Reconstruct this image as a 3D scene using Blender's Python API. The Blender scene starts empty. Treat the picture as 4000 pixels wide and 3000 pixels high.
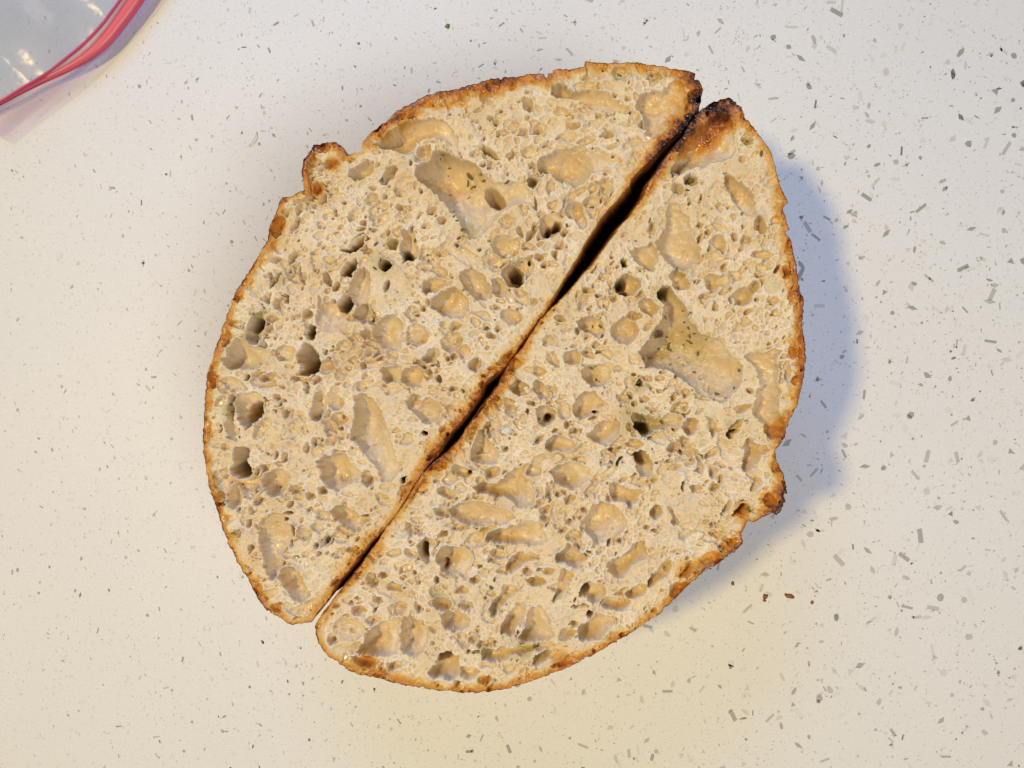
import bpy, math, random
import numpy as np
sc = bpy.context.scene
R = math.radians
# ---------------------------------------------------------------- camera
ZC, FACE, FPX = 0.41, 0.09, 3200.0          # camera height, height of the cut faces (m), focal length in photo px
cd = bpy.data.cameras.new('camera'); cam = bpy.data.objects.new('camera', cd)
sc.collection.objects.link(cam); sc.camera = cam
cam.location = (0, 0, ZC); cd.sensor_width = 36; cd.lens = 36*FPX/4000; cd.clip_start = 0.01; cd.clip_end = 20
# ---------------------------------------------------------------- world (dim indoor air, no sky: an indoor close-up)
w = bpy.data.worlds.new('World'); sc.world = w; w.use_nodes = True
w.node_tree.nodes['Background'].inputs[0].default_value = (0.35, 0.50, 1.0, 1)
w.node_tree.nodes['Background'].inputs[1].default_value = 0.08
# ---------------------------------------------------------------- lamps
def lamp(name, loc, target, size, power, col, shape='DISK', size_y=None):
    l = bpy.data.lights.new(name, 'AREA'); l.shape = shape; l.size = size
    if size_y: l.size_y = size_y
    l.energy = power; l.color = col
    o = bpy.data.objects.new(name, l); sc.collection.objects.link(o)
    o.location = loc
    d = np.array(target, float) - np.array(loc, float)
    from mathutils import Vector
    o.rotation_euler = Vector(d).to_track_quat('-Z', 'Y').to_euler()
    return o
lamp('kitchen_lamp', (-3.80, 0.17, 6.00), (0, 0, 0.05), 0.72, 288.0, (1.0, 0.75, 0.28))
lamp('window_light', (-0.85, 2.90, 2.00), (0, 0, 0.05), 1.5, 60.0, (0.20, 0.43, 1.0), 'RECTANGLE', 1.4)
lamp('ceiling_light', (0.95, -0.90, 2.45), (0, 0, 0.05), 1.2, 31.0, (1.0, 0.96, 0.90), 'RECTANGLE', 1.2)
sc.view_settings.view_transform = 'Standard'; sc.view_settings.look = 'None'
sc.view_settings.gamma = 1; sc.view_settings.exposure = 0.07
# ---------------------------------------------------------------- helpers
def W(px, py, z): return ((px-2000)/FPX*(ZC-z), -(py-1500)/FPX*(ZC-z), z)   # a photo pixel at height z
def link(name, me, parent=None, **props):
    o = bpy.data.objects.new(name, me); sc.collection.objects.link(o)
    if parent: o.parent = parent
    for k, v in props.items(): o[k] = v
    return o
def empty(name, loc, **props):
    o = link(name, None, **props); o.location = loc; o.empty_display_size = 0.02
    return o
def mesh_np(name, V, F, mat, attrs=None, smooth=True):
    """V (n,3) array, F list of (m,k) arrays of faces with the same corner count"""
    me = bpy.data.meshes.new(name)
    if not isinstance(F, list): F = [F]
    idx = np.concatenate([f.ravel() for f in F]).astype(np.int32)
    tot = np.concatenate([np.full(len(f), f.shape[1], np.int32) for f in F])
    st = np.concatenate([[0], np.cumsum(tot)[:-1]]).astype(np.int32)
    me.vertices.add(len(V)); me.vertices.foreach_set('co', V.astype(np.float32).ravel())
    me.loops.add(len(idx)); me.loops.foreach_set('vertex_index', idx)
    me.polygons.add(len(tot)); me.polygons.foreach_set('loop_start', st); me.polygons.foreach_set('loop_total', tot)
    me.update(calc_edges=True); me.validate()
    if smooth: me.polygons.foreach_set('use_smooth', np.ones(len(me.polygons), bool))
    for k, a in (attrs or {}).items():
        at = me.attributes.new(k, 'FLOAT', 'POINT'); at.data.foreach_set('value', a.astype(np.float32))
    if mat: me.materials.append(mat)
    return me
class NT:
    def __init__(s, name):
        s.m = bpy.data.materials.new(name); s.m.use_nodes = True; s.t = s.m.node_tree
        s.b = s.t.nodes['Principled BSDF']; s.out = s.t.nodes['Material Output']
    def n(s, typ, **kw):
        x = s.t.nodes.new(typ)
        for k, v in kw.items():
            if k.startswith('i_'): x.inputs[k[2:].replace('_', ' ')].default_value = v
            else: setattr(x, k, v)
        return x
    def l(s, a, b): s.t.links.new(a, b)
    def attr(s, nm): return s.n('ShaderNodeAttribute', attribute_name=nm).outputs['Fac']
    def noise(s, scale, detail=3, rough=.5, vec=None):
        x = s.n('ShaderNodeTexNoise'); x.inputs['Scale'].default_value = scale
        x.inputs['Detail'].default_value = detail; x.inputs['Roughness'].default_value = rough
        s.l(vec or s.obj(), x.inputs['Vector']); return x.outputs['Fac']
    def obj(s):
        if not hasattr(s, 'tc'): s.tc = s.n('ShaderNodeTexCoord')
        return s.tc.outputs['Object']
    def ramp(s, fac, stops):
        x = s.n('ShaderNodeValToRGB'); e = x.color_ramp.elements
        while len(e) < len(stops): e.new(.5)
        for q, (p, c) in zip(e, stops):
            q.position = p; q.color = (*c, 1) if not isinstance(c, float) else (c, c, c, 1)
        s.l(fac, x.inputs[0]); return x.outputs[0]
    def mix(s, fac, a, b, mode='MIX'):
        x = s.n('ShaderNodeMix', data_type='RGBA', blend_type=mode)
        for sock, v in ((x.inputs[0], fac), (x.inputs[6], a), (x.inputs[7], b)):
            if isinstance(v, (int, float)): sock.default_value = v
            elif isinstance(v, tuple): sock.default_value = (*v, 1)
            else: s.l(v, sock)
        return x.outputs[2]
    def math(s, op, a, b=0.0, clamp=False):
        x = s.n('ShaderNodeMath', operation=op, use_clamp=clamp)
        for sock, v in ((x.inputs[0], a), (x.inputs[1], b)):
            if isinstance(v, (int, float)): sock.default_value = v
            else: s.l(v, sock)
        return x.outputs[0]
    def bump(s, h, dist, strength=1.0):
        x = s.n('ShaderNodeBump'); x.inputs['Distance'].default_value = dist; x.inputs['Strength'].default_value = strength
        s.l(h, x.inputs['Height']); s.l(x.outputs[0], s.b.inputs['Normal']); return x
# ---------------------------------------------------------------- materials
def bread_mat(name, crust=False):
    q = NT(name)
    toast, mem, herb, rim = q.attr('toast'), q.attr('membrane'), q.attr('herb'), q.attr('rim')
    n1 = q.noise(55, 4); n2 = q.noise(420, 4, .6); n3 = q.noise(1500, 3, .6)
    crumb = q.ramp(n1, [(.35, (.735, .585, .35)), (.65, (.80, .68, .455))])
    crumb = q.mix(q.math('MULTIPLY', q.ramp(n2, [(.45, 0.0), (.75, 1.0)]), .25), crumb, (.64, .47, .25))
    crumb = q.mix(q.math('MULTIPLY', rim, .7), crumb, (.90, .83, .71))
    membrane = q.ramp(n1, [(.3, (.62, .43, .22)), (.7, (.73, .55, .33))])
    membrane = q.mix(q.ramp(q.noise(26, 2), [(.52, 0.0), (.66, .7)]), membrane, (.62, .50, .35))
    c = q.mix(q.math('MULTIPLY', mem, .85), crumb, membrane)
    c = q.mix(q.math('MULTIPLY', herb, .5), c, (.40, .31, .07))
    tn = q.math('ADD', toast, q.math('MULTIPLY', q.math('SUBTRACT', n2, .5), q.math('MULTIPLY', toast, .36)))
    tn = q.math('ADD', tn, q.math('MULTIPLY', q.math('SUBTRACT', n3, .5), q.math('MULTIPLY', toast, .3)), clamp=True)
    tc = q.ramp(tn, [(0.0, (.80, .60, .30)), (.22, (.72, .42, .10)), (.42, (.62, .28, .05)), (.60, (.42, .145, .025)), (.76, (.18, .050, .014)), (.90, (.050, .017, .009)), (1.0, (.012, .006, .004))])
    c = q.mix(q.math('MULTIPLY', toast, 3.5, clamp=True), c, tc)
    q.l(c, q.b.inputs['Base Color'])
    rr = q.math('SUBTRACT', .58, q.math('MULTIPLY', mem, .34))
    rr = q.math('SUBTRACT', rr, q.math('MULTIPLY', toast, .22))
    q.l(rr, q.b.inputs['Roughness'])
    q.l(q.math('ADD', q.math('MULTIPLY', mem, .4), q.ramp(toast, [(.962, 0.0), (.969, .6)])), q.b.inputs['Coat Weight']); q.b.inputs['Coat Roughness'].default_value = .16
    q.b.inputs['Specular IOR Level'].default_value = .45
    q.l(q.math('MULTIPLY', q.math('SUBTRACT', 1.0, q.math('MULTIPLY', toast, 1.3), clamp=True), .5), q.b.inputs['Subsurface Weight'])
    q.b.inputs['Subsurface Radius'].default_value = (1.0, .52, .26); q.b.inputs['Subsurface Scale'].default_value = .0032
    v = q.n('ShaderNodeTexVoronoi'); v.inputs['Scale'].default_value = 1150; q.l(q.obj(), v.inputs['Vector'])
    vd = q.math('MULTIPLY', v.outputs['Distance'], q.ramp(q.noise(150, 2), [(.4, .25), (.6, 1.0)]))
    hb = q.math('ADD', q.math('ADD', q.noise(800, 3), q.math('MULTIPLY', q.noise(2600, 2), .5)), q.math('MULTIPLY', vd, -.9) if False else vd)
    q.bump(hb, .00024, .28)
    return q.m
M = {}
M['crumb'] = bread_mat('bread_crumb'); M['crust'] = bread_mat('bread_crust', True)
q = NT('quartz_counter')
n = q.noise(900, 5, .7); n2 = q.noise(9, 3)
c = q.ramp(n, [(.30, (.755, .75, .725)), (.5, (.81, .81, .785)), (.7, (.855, .855, .835))])
c = q.mix(q.ramp(n2, [(.35, 0.0), (.65, .25)]), c, (.74, .735, .73))
v = q.n('ShaderNodeTexVoronoi'); v.inputs['Scale'].default_value = 650; q.l(q.obj(), v.inputs['Vector'])
dots = q.ramp(v.outputs['Distance'], [(.10, 1.0), (.20, 0.0)])
sel = q.ramp(v.outputs['Color'], [(.50, 0.0), (.66, 1.0)])
c = q.mix(q.math('MULTIPLY', q.math('MULTIPLY', dots, sel), .45), c, (.34, .33, .31))
v = q.n('ShaderNodeTexVoronoi'); v.inputs['Scale'].default_value = 260; v.inputs['Randomness'].default_value = 1.0; q.l(q.obj(), v.inputs['Vector'])
c = q.mix(q.math('MULTIPLY', q.ramp(v.outputs['Distance'], [(.16, 1.0), (.26, 0.0)]), q.ramp(v.outputs['Color'], [(.45, 0.0), (.6, .35)])), c, (.58, .57, .55))
q.l(c, q.b.inputs['Base Color']); q.b.inputs['Roughness'].default_value = .5; q.b.inputs['Specular IOR Level'].default_value = .25
M['counter'] = q.m
for i, (col, ro) in enumerate([((.58, .57, .54), .5), ((.46, .455, .43), .5), ((.34, .34, .32), .45), ((.20, .20, .19), .45), ((.66, .655, .63), .5)]):
    q = NT('quartz_chip_%s' % ['pale', 'grey', 'dark', 'black', 'milky'][i])
    nn = q.noise(500, 3)
    q.l(q.mix(nn, tuple(x*.85 for x in col), tuple(min(1, x*1.2) for x in col)), q.b.inputs['Base Color']); q.b.inputs['Roughness'].default_value = ro
    M['chip%d' % i] = q.m
q = NT('dried_herb')
nn = q.noise(700, 3); q.l(q.ramp(nn, [(.3, (.12, .095, .03)), (.7, (.30, .25, .085))]), q.b.inputs['Base Color'])
q.b.inputs['Roughness'].default_value = .5; q.bump(q.noise(2500, 2), .0003); M['herb'] = q.m
q = NT('fresh_herb'); q.b.inputs['Base Color'].default_value = (.10, .22, .04, 1); q.b.inputs['Roughness'].default_value = .5; M['green'] = q.m
q = NT('toasted_crumb'); q.l(q.ramp(q.noise(900, 3), [(.35, (.13, .04, .01)), (.65, (.36, .15, .04))]), q.b.inputs['Base Color']); M['flake'] = q.m
q = NT('pale_straw'); q.b.inputs['Base Color'].default_value = (.72, .62, .40, 1); M['straw'] = q.m
q = NT('clear_film')
q.b.inputs['Base Color'].default_value = (.54, .72, 1.0, 1); q.b.inputs['Roughness'].default_value = .22  # blue base colour stands in for window light reflected off the film
tr = q.n('ShaderNodeBsdfTransparent'); tr.inputs[0].default_value = (1.0, .965, .94, 1)  # slight warm tint put in to turn light through the film peach
mx = q.n('ShaderNodeMixShader'); mx.inputs[0].default_value = .30
fr = q.n('ShaderNodeLayerWeight'); fr.inputs[0].default_value = .35
q.l(q.math('ADD', q.math('MULTIPLY', fr.outputs['Facing'], .30), .22), mx.inputs[0])
q.l(tr.outputs[0], mx.inputs[1]); q.l(q.b.outputs[0], mx.inputs[2]); q.l(mx.outputs[0], q.out.inputs[0])
q.bump(q.noise(45, 3), .003, .6); M['film'] = q.m
def plastic(nm, col, alpha):
    q = NT(nm); q.b.inputs['Base Color'].default_value = (*col, 1); q.b.inputs['Roughness'].default_value = .3
    tr = q.n('ShaderNodeBsdfTransparent'); tr.inputs[0].default_value = (*[min(1, x+.25) for x in col], 1)
    mx = q.n('ShaderNodeMixShader'); mx.inputs[0].default_value = alpha
    q.l(tr.outputs[0], mx.inputs[1]); q.l(q.b.outputs[0], mx.inputs[2]); q.l(mx.outputs[0], q.out.inputs[0]); return q.m
q = NT('lavender_film'); q.b.inputs['Base Color'].default_value = (.62, .58, .88, 1); q.b.inputs['Roughness'].default_value = .3
tr = q.n('ShaderNodeBsdfTransparent'); tr.inputs[0].default_value = (.98, .94, .96, 1); mx = q.n('ShaderNodeMixShader'); mx.inputs[0].default_value = .24
q.l(tr.outputs[0], mx.inputs[1]); q.l(q.b.outputs[0], mx.inputs[2]); q.l(mx.outputs[0], q.out.inputs[0]); M['lip'] = q.m
M['red'] = plastic('red_zip_plastic', (.90, .19, .24), .82); M['magenta'] = plastic('magenta_zip_plastic', (.66, .06, .20), .9)
M['pinkish'] = plastic('pale_zip_plastic', (.80, .62, .66), .6)
# ---------------------------------------------------------------- traced data: each tile is (origin x, origin y) in photo px, 2.212 zoomed px per photo px
K_ = 1/2.212
ORG = dict(A=(1100, 200), B=(2000, 200), C=(700, 700), D=(1500, 700), E=(2300, 700), F=(700, 1350), G=(1500, 1350), H=(2300, 1350), I=(800, 2000), J=(1700, 2000), K=(2600, 1900), Z=(0, 0))
def T(t, pts): o = ORG[t]; return [(o[0]+x*K_, o[1]+y*K_) for x, y in pts]
left_outer = (T('B', [(1650,330),(1632,285),(1625,250),(1580,235),(1580,190),(1520,170),(1450,150),(1365,145),(1280,130),(1200,115),(1080,90),(980,92),(900,95),(830,100),(720,95),(640,85),(625,85),(630,110),(615,140),(520,150),(430,150),(350,160),(370,185),(310,185),(325,215),(285,240),(275,190),(200,185),(100,210),(0,225)])
 + T('A', [(1910,215),(1905,240),(1850,235),(1780,240),(1700,280),(1600,300),(1500,325),(1350,350),(1280,370),(1190,410),(1130,450),(1060,480),(1000,520),(940,570),(880,630),(830,660),(780,700),(740,740),(700,790),(695,860),(640,880),(590,890),(560,900),(530,830),(470,785),(380,795),(330,800),(270,810),(250,850),(230,890),(190,940),(175,1010),(170,1090),(185,1150),(195,1190),(150,1215),(90,1250),(20,1265)])
 + T('C', [(890,155),(865,200),(850,240),(820,310),(790,380),(770,440),(765,510),(740,560),(700,620),(670,690),(640,740),(590,810),(550,870),(500,950),(470,1010),(440,1090),(400,1200),(370,1290),(340,1380),(310,1470)])
 + T('F', [(290,110),(260,190),(240,270),(225,370),(220,480),(215,600),(205,700),(200,800),(210,900),(220,1000),(230,1100),(250,1200),(275,1290),(310,1380),(340,1460)])
 + T('I', [(145,110),(180,220),(230,330),(280,440),(340,530),(390,600),(415,670),(450,730),(490,790),(530,850),(590,890),(660,920),(720,965),(760,975),(850,960),(920,950),(950,920),(975,870),(1000,830),(1040,800),(1060,760)]))
left_gap = (T('I', [(1100,690),(1150,610),(1200,560),(1250,500),(1300,440),(1340,370),(1400,300),(1470,230),(1523,175)])
 + T('G', [(2,1587),(102,1457),(190,1327),(247,1227),(327,1107),(387,1037),(428,985),(465,950),(500,860),(560,770),(640,690),(720,590),(780,500),(830,430),(870,330),(930,270),(1000,220),(1055,178),(1068,145)])
 + T('D', [(1138,1502),(1175,1430),(1235,1350),(1275,1290),(1308,1250),(1337,1205),(1383,1163),(1420,1090),(1480,990),(1550,870),(1620,760),(1690,650),(1740,550),(1800,460),(1870,340),(1950,240),(2010,190),(2060,130),(2130,50)])
 + T('B', [(1040,1100),(1110,1020),(1200,950),(1300,830),(1380,760),(1470,690),(1540,600),(1590,520),(1630,450)]))
right_outer = (T('B', [(1820,410),(1880,405),(1940,440),(1990,500),(2010,560),(2060,620),(2110,690),(2170,760),(2230,850),(2270,960)])
 + T('E', [(1640,0),(1665,90),(1700,150),(1720,200),(1680,240),(1690,300),(1710,370),(1740,430),(1695,460),(1720,500),(1750,540),(1770,620),(1790,720),(1800,800),(1810,900),(1840,980),(1855,1050),(1855,1150),(1845,1250),(1850,1330),(1870,1400)])
 + T('H', [(1875,60),(1875,140),(1865,250),(1840,350),(1820,450),(1800,530),(1760,600),(1720,680),(1690,790),(1660,850),(1610,900),(1620,1000),(1660,1060),(1690,1130),(1700,1200),(1720,1275),(1690,1290),(1705,1350),(1680,1360),(1670,1420),(1620,1465),(1590,1440),(1500,1490),(1430,1520),(1360,1520),(1345,1560),(1325,1620)])
 + T('K', [(665,460),(670,490),(630,540),(560,580),(500,630),(430,680),(340,720),(270,790),(200,860),(120,930),(60,990)])
 + T('J', [(1990,830),(1910,900),(1800,970),(1700,1040),(1600,1100),(1500,1160),(1400,1220),(1300,1260),(1200,1320),(1100,1370),(1000,1400),(900,1440),(780,1480),(650,1520),(500,1545),(380,1560),(250,1565),(130,1550),(0,1545)])
 + T('I', [(1900,1520),(1750,1500),(1600,1470),(1500,1440),(1400,1420),(1300,1400),(1230,1360),(1150,1300),(1080,1260),(1020,1190),(980,1130),(960,1060),(950,990),(975,940),(1010,900)]))
right_gap = (T('I', [(1050,840),(1100,760),(1160,700),(1220,620),(1290,530),(1370,430),(1430,340),(1500,250),(1530,190)])
 + T('G', [(4,1589),(104,1459),(193,1330),(251,1230),(330,1110),(391,1041),(438,997),(480,968),(560,910),(640,830),(700,730),(780,620),(860,510),(920,430),(990,340),(1020,280),(1062,190),(1078,152)])
 + T('D', [(1158,1502),(1200,1450),(1250,1370),(1300,1290),(1320,1258),(1345,1213),(1393,1173),(1450,1110),(1500,1070),(1560,1010),(1640,920),(1720,820),(1800,740),(1860,650),(1930,560),(2000,460),(2060,380),(2130,310)])
 + T('B', [(1080,1330),(1130,1270),(1180,1140),(1270,1010),(1340,900),(1400,810),(1470,740),(1500,690),(1560,580),(1640,500),(1730,440)]))
# pores: (tile, [outline], depth)
PP = [
('A',[(800,815),(880,720),(960,660),(1060,620),(1180,590),(1290,570),(1400,590),(1450,640),(1490,700),(1500,760),(1520,810),(1470,820),(1400,780),(1320,765),(1230,765),(1160,800),(1090,850),(1040,885),(960,860),(870,835)],90),
('A',[(1300,880),(1400,870),(1480,900),(1600,940),(1680,990),(1740,1060),(1830,1115),(1950,1120),(2060,1105),(2124,1161),(2168,1250),(2185,1327),(2064,1320),(1975,1351),(1924,1387),(1876,1436),(1814,1506),(1765,1555),(1674,1617),(1619,1621),(1575,1535),(1544,1475),(1484,1396),(1436,1345),(1385,1296),(1314,1217),(1234,1137),(1186,1106),(1170,1070),(1179,1000),(1239,940)],105),
('A',[(1640,820),(1740,815),(1830,860),(1905,935),(1830,915),(1740,862)],260),
('B',[(165,720),(195,640),(240,595),(320,620),(320,680),(240,710)],80),
('B',[(330,300),(400,285),(470,290),(510,340),(600,330),(760,330),(840,350),(900,400),(950,460),(1010,490),(980,540),(900,525),(800,520),(720,500),(640,455),(560,420),(470,405),(390,405),(340,380)],60),
('B',[(1110,380),(1200,340),(1300,330),(1420,240),(1500,300),(1500,400),(1450,520),(1380,620),(1310,700),(1230,760),(1160,720),(1150,620),(1120,540),(1070,480)],60),
('B',[(210,940),(270,890),(380,850),(480,830),(550,800),(640,830),(700,860),(800,870),(880,900),(950,950),(900,1000),(800,1010),(740,1050),(690,1080),(620,1150),(530,1190),(480,1150),(410,1150),(370,1110),(340,1050),(280,1040),(240,1060),(215,1000)],80),
('B',[(710,1130),(790,1090),(880,1100),(890,1180),(830,1270),(780,1240),(770,1180)],40),
('B',[(1390,1090),(1360,1040),(1400,960),(1450,860),(1500,760),(1580,680),(1690,600),(1790,530),(1880,550),(1925,620),(1935,760),(1935,880),(1880,930),(1780,960),(1640,990),(1530,1020),(1470,1060),(1430,1050)],120),
('B',[(1830,1050),(1880,1060),(1950,1110),(2030,1170),(2090,1240),(2120,1330),(2130,1400),(2090,1440),(2040,1430),(1970,1350),(1880,1240),(1835,1130)],80),
('B',[(1840,1140),(1900,1205),(1960,1280),(2020,1360),(2040,1430),(1970,1350),(1880,1240)],230),
('E',[(690,180),(760,190),(800,250),(860,330),(900,430),(930,520),(980,600),(960,700),(900,760),(830,790),(760,770),(680,720),(620,650),(585,570),(610,500),(660,440),(670,370),(660,300),(680,220)],75),
('C',[(1050,715),(1055,790),(1075,855),(1040,850),(1010,810),(1025,750)],60),
('C',[(1390,600),(1450,585),(1500,530),(1560,490),(1610,465),(1590,520),(1600,545),(1550,590),(1540,630),(1440,635),(1400,620)],260),
('C',[(1410,820),(1420,770),(1460,720),(1550,680),(1560,740),(1510,800),(1480,850),(1400,840)],220),
('C',[(1900,460),(1960,430),(2010,370),(2030,450),(2050,520),(2080,600),(2065,690),(2020,715),(1920,715),(1910,600),(1930,520)],110),
('C',[(1915,620),(1960,600),(2020,640),(2060,680),(2020,715),(1920,715)],280),
('C',[(800,1050),(900,1005),(880,1080),(870,1140),(820,1120)],45),
('C',[(560,1320),(590,1260),(620,1200),(650,1150),(720,1130),(725,1200),(735,1280),(720,1340),(690,1400),(660,1445),(600,1400),(570,1360)],150),
('C',[(1500,850),(1540,770),(1600,760),(1640,820),(1650,920),(1640,1000),(1600,1060),(1530,1090),(1480,1050),(1460,980)],50),
('C',[(1020,1510),(1080,1400),(1150,1440),(1200,1500),(1215,1580),(1190,1640),(1180,1700),(1115,1705),(1040,1680),(1045,1600)],260),
('C',[(390,1560),(420,1450),(480,1370),(560,1380),(600,1440),(700,1450),(790,1510),(770,1580),(680,1620),(560,1640),(450,1659),(400,1620)],70),
('C',[(1660,1350),(1690,1240),(1760,1180),(1850,1180),(1930,1240),(1930,1380),(1910,1500),(1840,1490),(1740,1450)],60),
('D',[(325,910),(350,860),(390,850),(430,855),(530,890),(500,930),(440,970),(380,1000),(335,980)],180),
('D',[(655,790),(720,770),(800,780),(860,830),(900,900),(910,980),(880,1050),(800,1050),(740,980),(680,930),(655,870)],110),
('D',[(920,860),(1000,860),(1070,930),(1060,1030),(990,1010),(930,970)],70),
('D',[(1080,720),(1180,690),(1290,650),(1310,740),(1290,830),(1220,870),(1200,800),(1150,740)],80),
('D',[(420,1010),(500,960),(600,930),(680,980),(740,1060),(740,1130),(680,1190),(560,1190),(470,1150),(400,1100)],65),
('D',[(310,1560),(360,1500),(430,1450),(480,1470),(490,1520),(440,1590),(370,1590)],110),
('D',[(1655,1240),(1720,1200),(1800,1190),(1870,1210),(1910,1280),(1910,1350),(1850,1370),(1760,1330),(1680,1290)],100),
('D',[(1810,1470),(1870,1460),(1960,1480),(1980,1540),(1950,1560),(1890,1520),(1830,1500)],130),
('D',[(1430,1500),(1460,1480),(1500,1540),(1520,1620),(1480,1620),(1430,1590),(1450,1540)],70),
('E',[(350,650),(400,570),(480,570),(550,560),(600,630),(610,700),(570,790),(500,780),(440,740),(400,700)],90),
('E',[(1060,490),(1110,470),(1160,500),(1190,570),(1190,640),(1150,660),(1100,610),(1080,550)],100),
('H',[(590,-168),(640,-228),(640,-300),(640,-350),(600,-398),(600,-458),(640,-518),(700,-518),(740,-458),(800,-378),(850,-308),(890,-208),(960,-118),(1060,-68),(1150,-38),(1210,40),(1280,110),(1335,170),(1340,240),(1320,320),(1290,400),(1220,460),(1150,495),(1080,480),(1030,455),(990,460),(940,400),(880,340),(800,280),(720,230),(640,190),(570,200),(500,190),(470,120),(430,60),(480,-30),(530,-90)],125),
('H',[(1330,90),(1390,50),(1450,65),(1540,50),(1600,90),(1640,200),(1650,320),(1660,450),(1650,560),(1690,620),(1700,700),(1660,780),(1590,810),(1540,750),(1500,680),(1440,620),(1415,570),(1440,490),(1470,400),(1475,300),(1440,190)],105),
('F',[(1150,480),(1180,400),(1230,390),(1280,460),(1280,560),(1240,640),(1190,670),(1130,650),(1130,590),(1160,540)],60),
('F',[(480,420),(560,400),(700,420),(750,470),(740,580),(700,640),(610,720),(560,730),(520,650),(490,560),(470,480)],100),
('F',[(420,430),(460,410),(480,440),(465,520),(480,600),(460,660),(500,720),(520,760),(470,820),(410,790),(390,690),(410,560)],90),
('F',[(470,920),(500,880),(560,880),(590,940),(600,1020),(615,1080),(610,1140),(560,1170),(500,1175),(460,1130),(435,1070),(440,1040),(480,1010)],230),
('F',[(720,1180),(740,1110),(800,1065),(880,1080),(930,1150),(930,1240),(880,1310),(800,1310),(740,1250)],60),
('F',[(1190,1000),(1240,950),(1330,930),(1430,940),(1470,1000),(1540,1050),(1580,1110),(1560,1180),(1460,1190),(1420,1220),(1350,1260),(1280,1240),(1220,1160)],60),
('F',[(1730,220),(1770,190),(1830,195),(1860,150),(1900,200),(1920,290),(1860,335),(1790,330),(1740,290)],130),
('F',[(1950,485),(2000,420),(2040,415),(2080,480),(2060,560),(2020,565),(1970,530)],120),
('F',[(1500,460),(1540,410),(1600,400),(1650,450),(1700,510),(1740,560),(1790,650),(1830,760),(1840,850),(1870,960),(1900,1060),(1890,1130),(1830,1190),(1740,1170),(1700,1080),(1640,980),(1560,900),(1480,800),(1490,700),(1520,620),(1500,530)],70),
('F',[(1280,1430),(1340,1400),(1430,1395),(1500,1430),(1560,1460),(1650,1490),(1650,1540),(1580,1580),(1520,1620),(1440,1590),(1360,1520),(1300,1460)],80),
('I',[(460,130),(500,60),(570,20),(650,10),(700,60),(740,110),(780,170),(770,260),(700,330),(640,400),(640,520),(600,600),(560,590),(520,480),(500,330),(470,230)],50),
('I',[(620,540),(680,480),(730,470),(800,510),(850,560),(880,640),(880,730),(840,800),(770,770),(710,700),(660,620)],75),
('I',[(1830,290),(1900,210),(1970,230),(2000,270),(1950,330),(1945,440),(1915,450),(1870,390)],110),
('J',[(10,360),(50,290),(110,285),(180,290),(260,300),(310,350),(330,430),(300,500),(230,570),(130,570),(50,530),(20,440)],80),
('I',[(1320,1190),(1370,1120),(1370,1060),(1430,1000),(1530,940),(1640,910),(1690,950),(1670,1050),(1680,1150),(1660,1240),(1570,1260),(1460,1250),(1360,1220)],85),
('I',[(1690,960),(1730,905),(1800,910),(1890,940),(1940,1010),(1930,1120),(1890,1210),(1790,1255),(1700,1230),(1680,1120)],75),
('I',[(1260,1245),(1330,1240),(1430,1250),(1530,1310),(1480,1340),(1430,1360),(1340,1320),(1270,1280)],110),
('J',[(-50,1380),(20,1290),(80,1210),(150,1190),(200,1250),(210,1330),(230,1420),(150,1450),(0,1440)],90),
('J',[(40,890),(120,860),(180,855),(260,880),(300,930),(290,990),(230,1030),(150,1050),(90,1000),(50,930)],80),
('J',[(425,240),(460,170),(550,145),(610,150),(650,110),(710,125),(750,70),(840,60),(910,90),(920,150),(960,190),(980,240),(930,290),(820,290),(700,285),(560,280),(490,245)],125),
('J',[(600,470),(650,400),(720,350),(800,355),(900,370),(900,410),(800,440),(740,480),(650,525),(610,520)],60),
('J',[(1030,400),(1100,330),(1130,265),(1200,300),(1280,360),(1320,400),(1290,440),(1240,480),(1130,450),(1060,440)],70),
('J',[(1490,520),(1485,470),(1520,410),(1600,370),(1680,310),(1740,250),(1815,235),(1795,270),(1815,320),(1820,390),(1760,450),(1680,520),(1620,570),(1550,570)],160),
('J',[(1835,640),(1850,580),(1900,520),(1950,450),(2010,440),(2060,465),(2040,520),(1980,570),(1900,630),(1850,665)],130),
('J',[(1650,700),(1700,650),(1760,630),(1820,630),(1835,680),(1790,730),(1720,765),(1660,745)],85),
('J',[(1060,520),(1100,470),(1150,490),(1210,530),(1190,590),(1140,650),(1110,720),(1020,790),(1010,760),(1040,680),(1060,600)],120),
('J',[(470,830),(520,760),(570,670),(640,630),(700,650),(740,690),(680,720),(620,760),(560,830),(520,900),(480,900)],80),
('J',[(550,1040),(580,950),(650,850),(690,790),(760,790),(775,850),(770,950),(700,1020),(620,1080),(560,1080)],90),
('J',[(780,980),(790,900),(830,840),(890,810),(940,850),(1000,950),(1020,1050),(1000,1110),(900,1130),(740,1110),(710,1080)],90),
('J',[(1250,720),(1290,640),(1350,590),(1430,610),(1480,690),(1450,780),(1370,790),(1310,740)],80),
('J',[(1230,990),(1330,920),(1420,880),(1500,910),(1560,960),(1490,1040),(1400,1110),(1280,1130),(1220,1080)],55),
('J',[(390,1210),(420,1180),(520,1190),(620,1165),(740,1170),(860,1150),(850,1200),(740,1240),(660,1240),(600,1280),(500,1300),(420,1290),(400,1240)],150),
('J',[(205,1370),(250,1320),(310,1340),(350,1345),(385,1390),(350,1430),(290,1450),(230,1430)],90),
('J',[(990,1330),(1050,1290),(1150,1230),(1220,1210),(1280,1230),(1290,1270),(1200,1310),(1080,1345),(1010,1350)],50),
('K',[(120,800),(160,730),(190,660),(250,620),(290,610),(310,680),(250,740),(180,790)],60),
('H',[(680,1380),(720,1385),(745,1440),(765,1500),(775,1560),(740,1560),(705,1520),(725,1480),(690,1440)],110),
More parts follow.
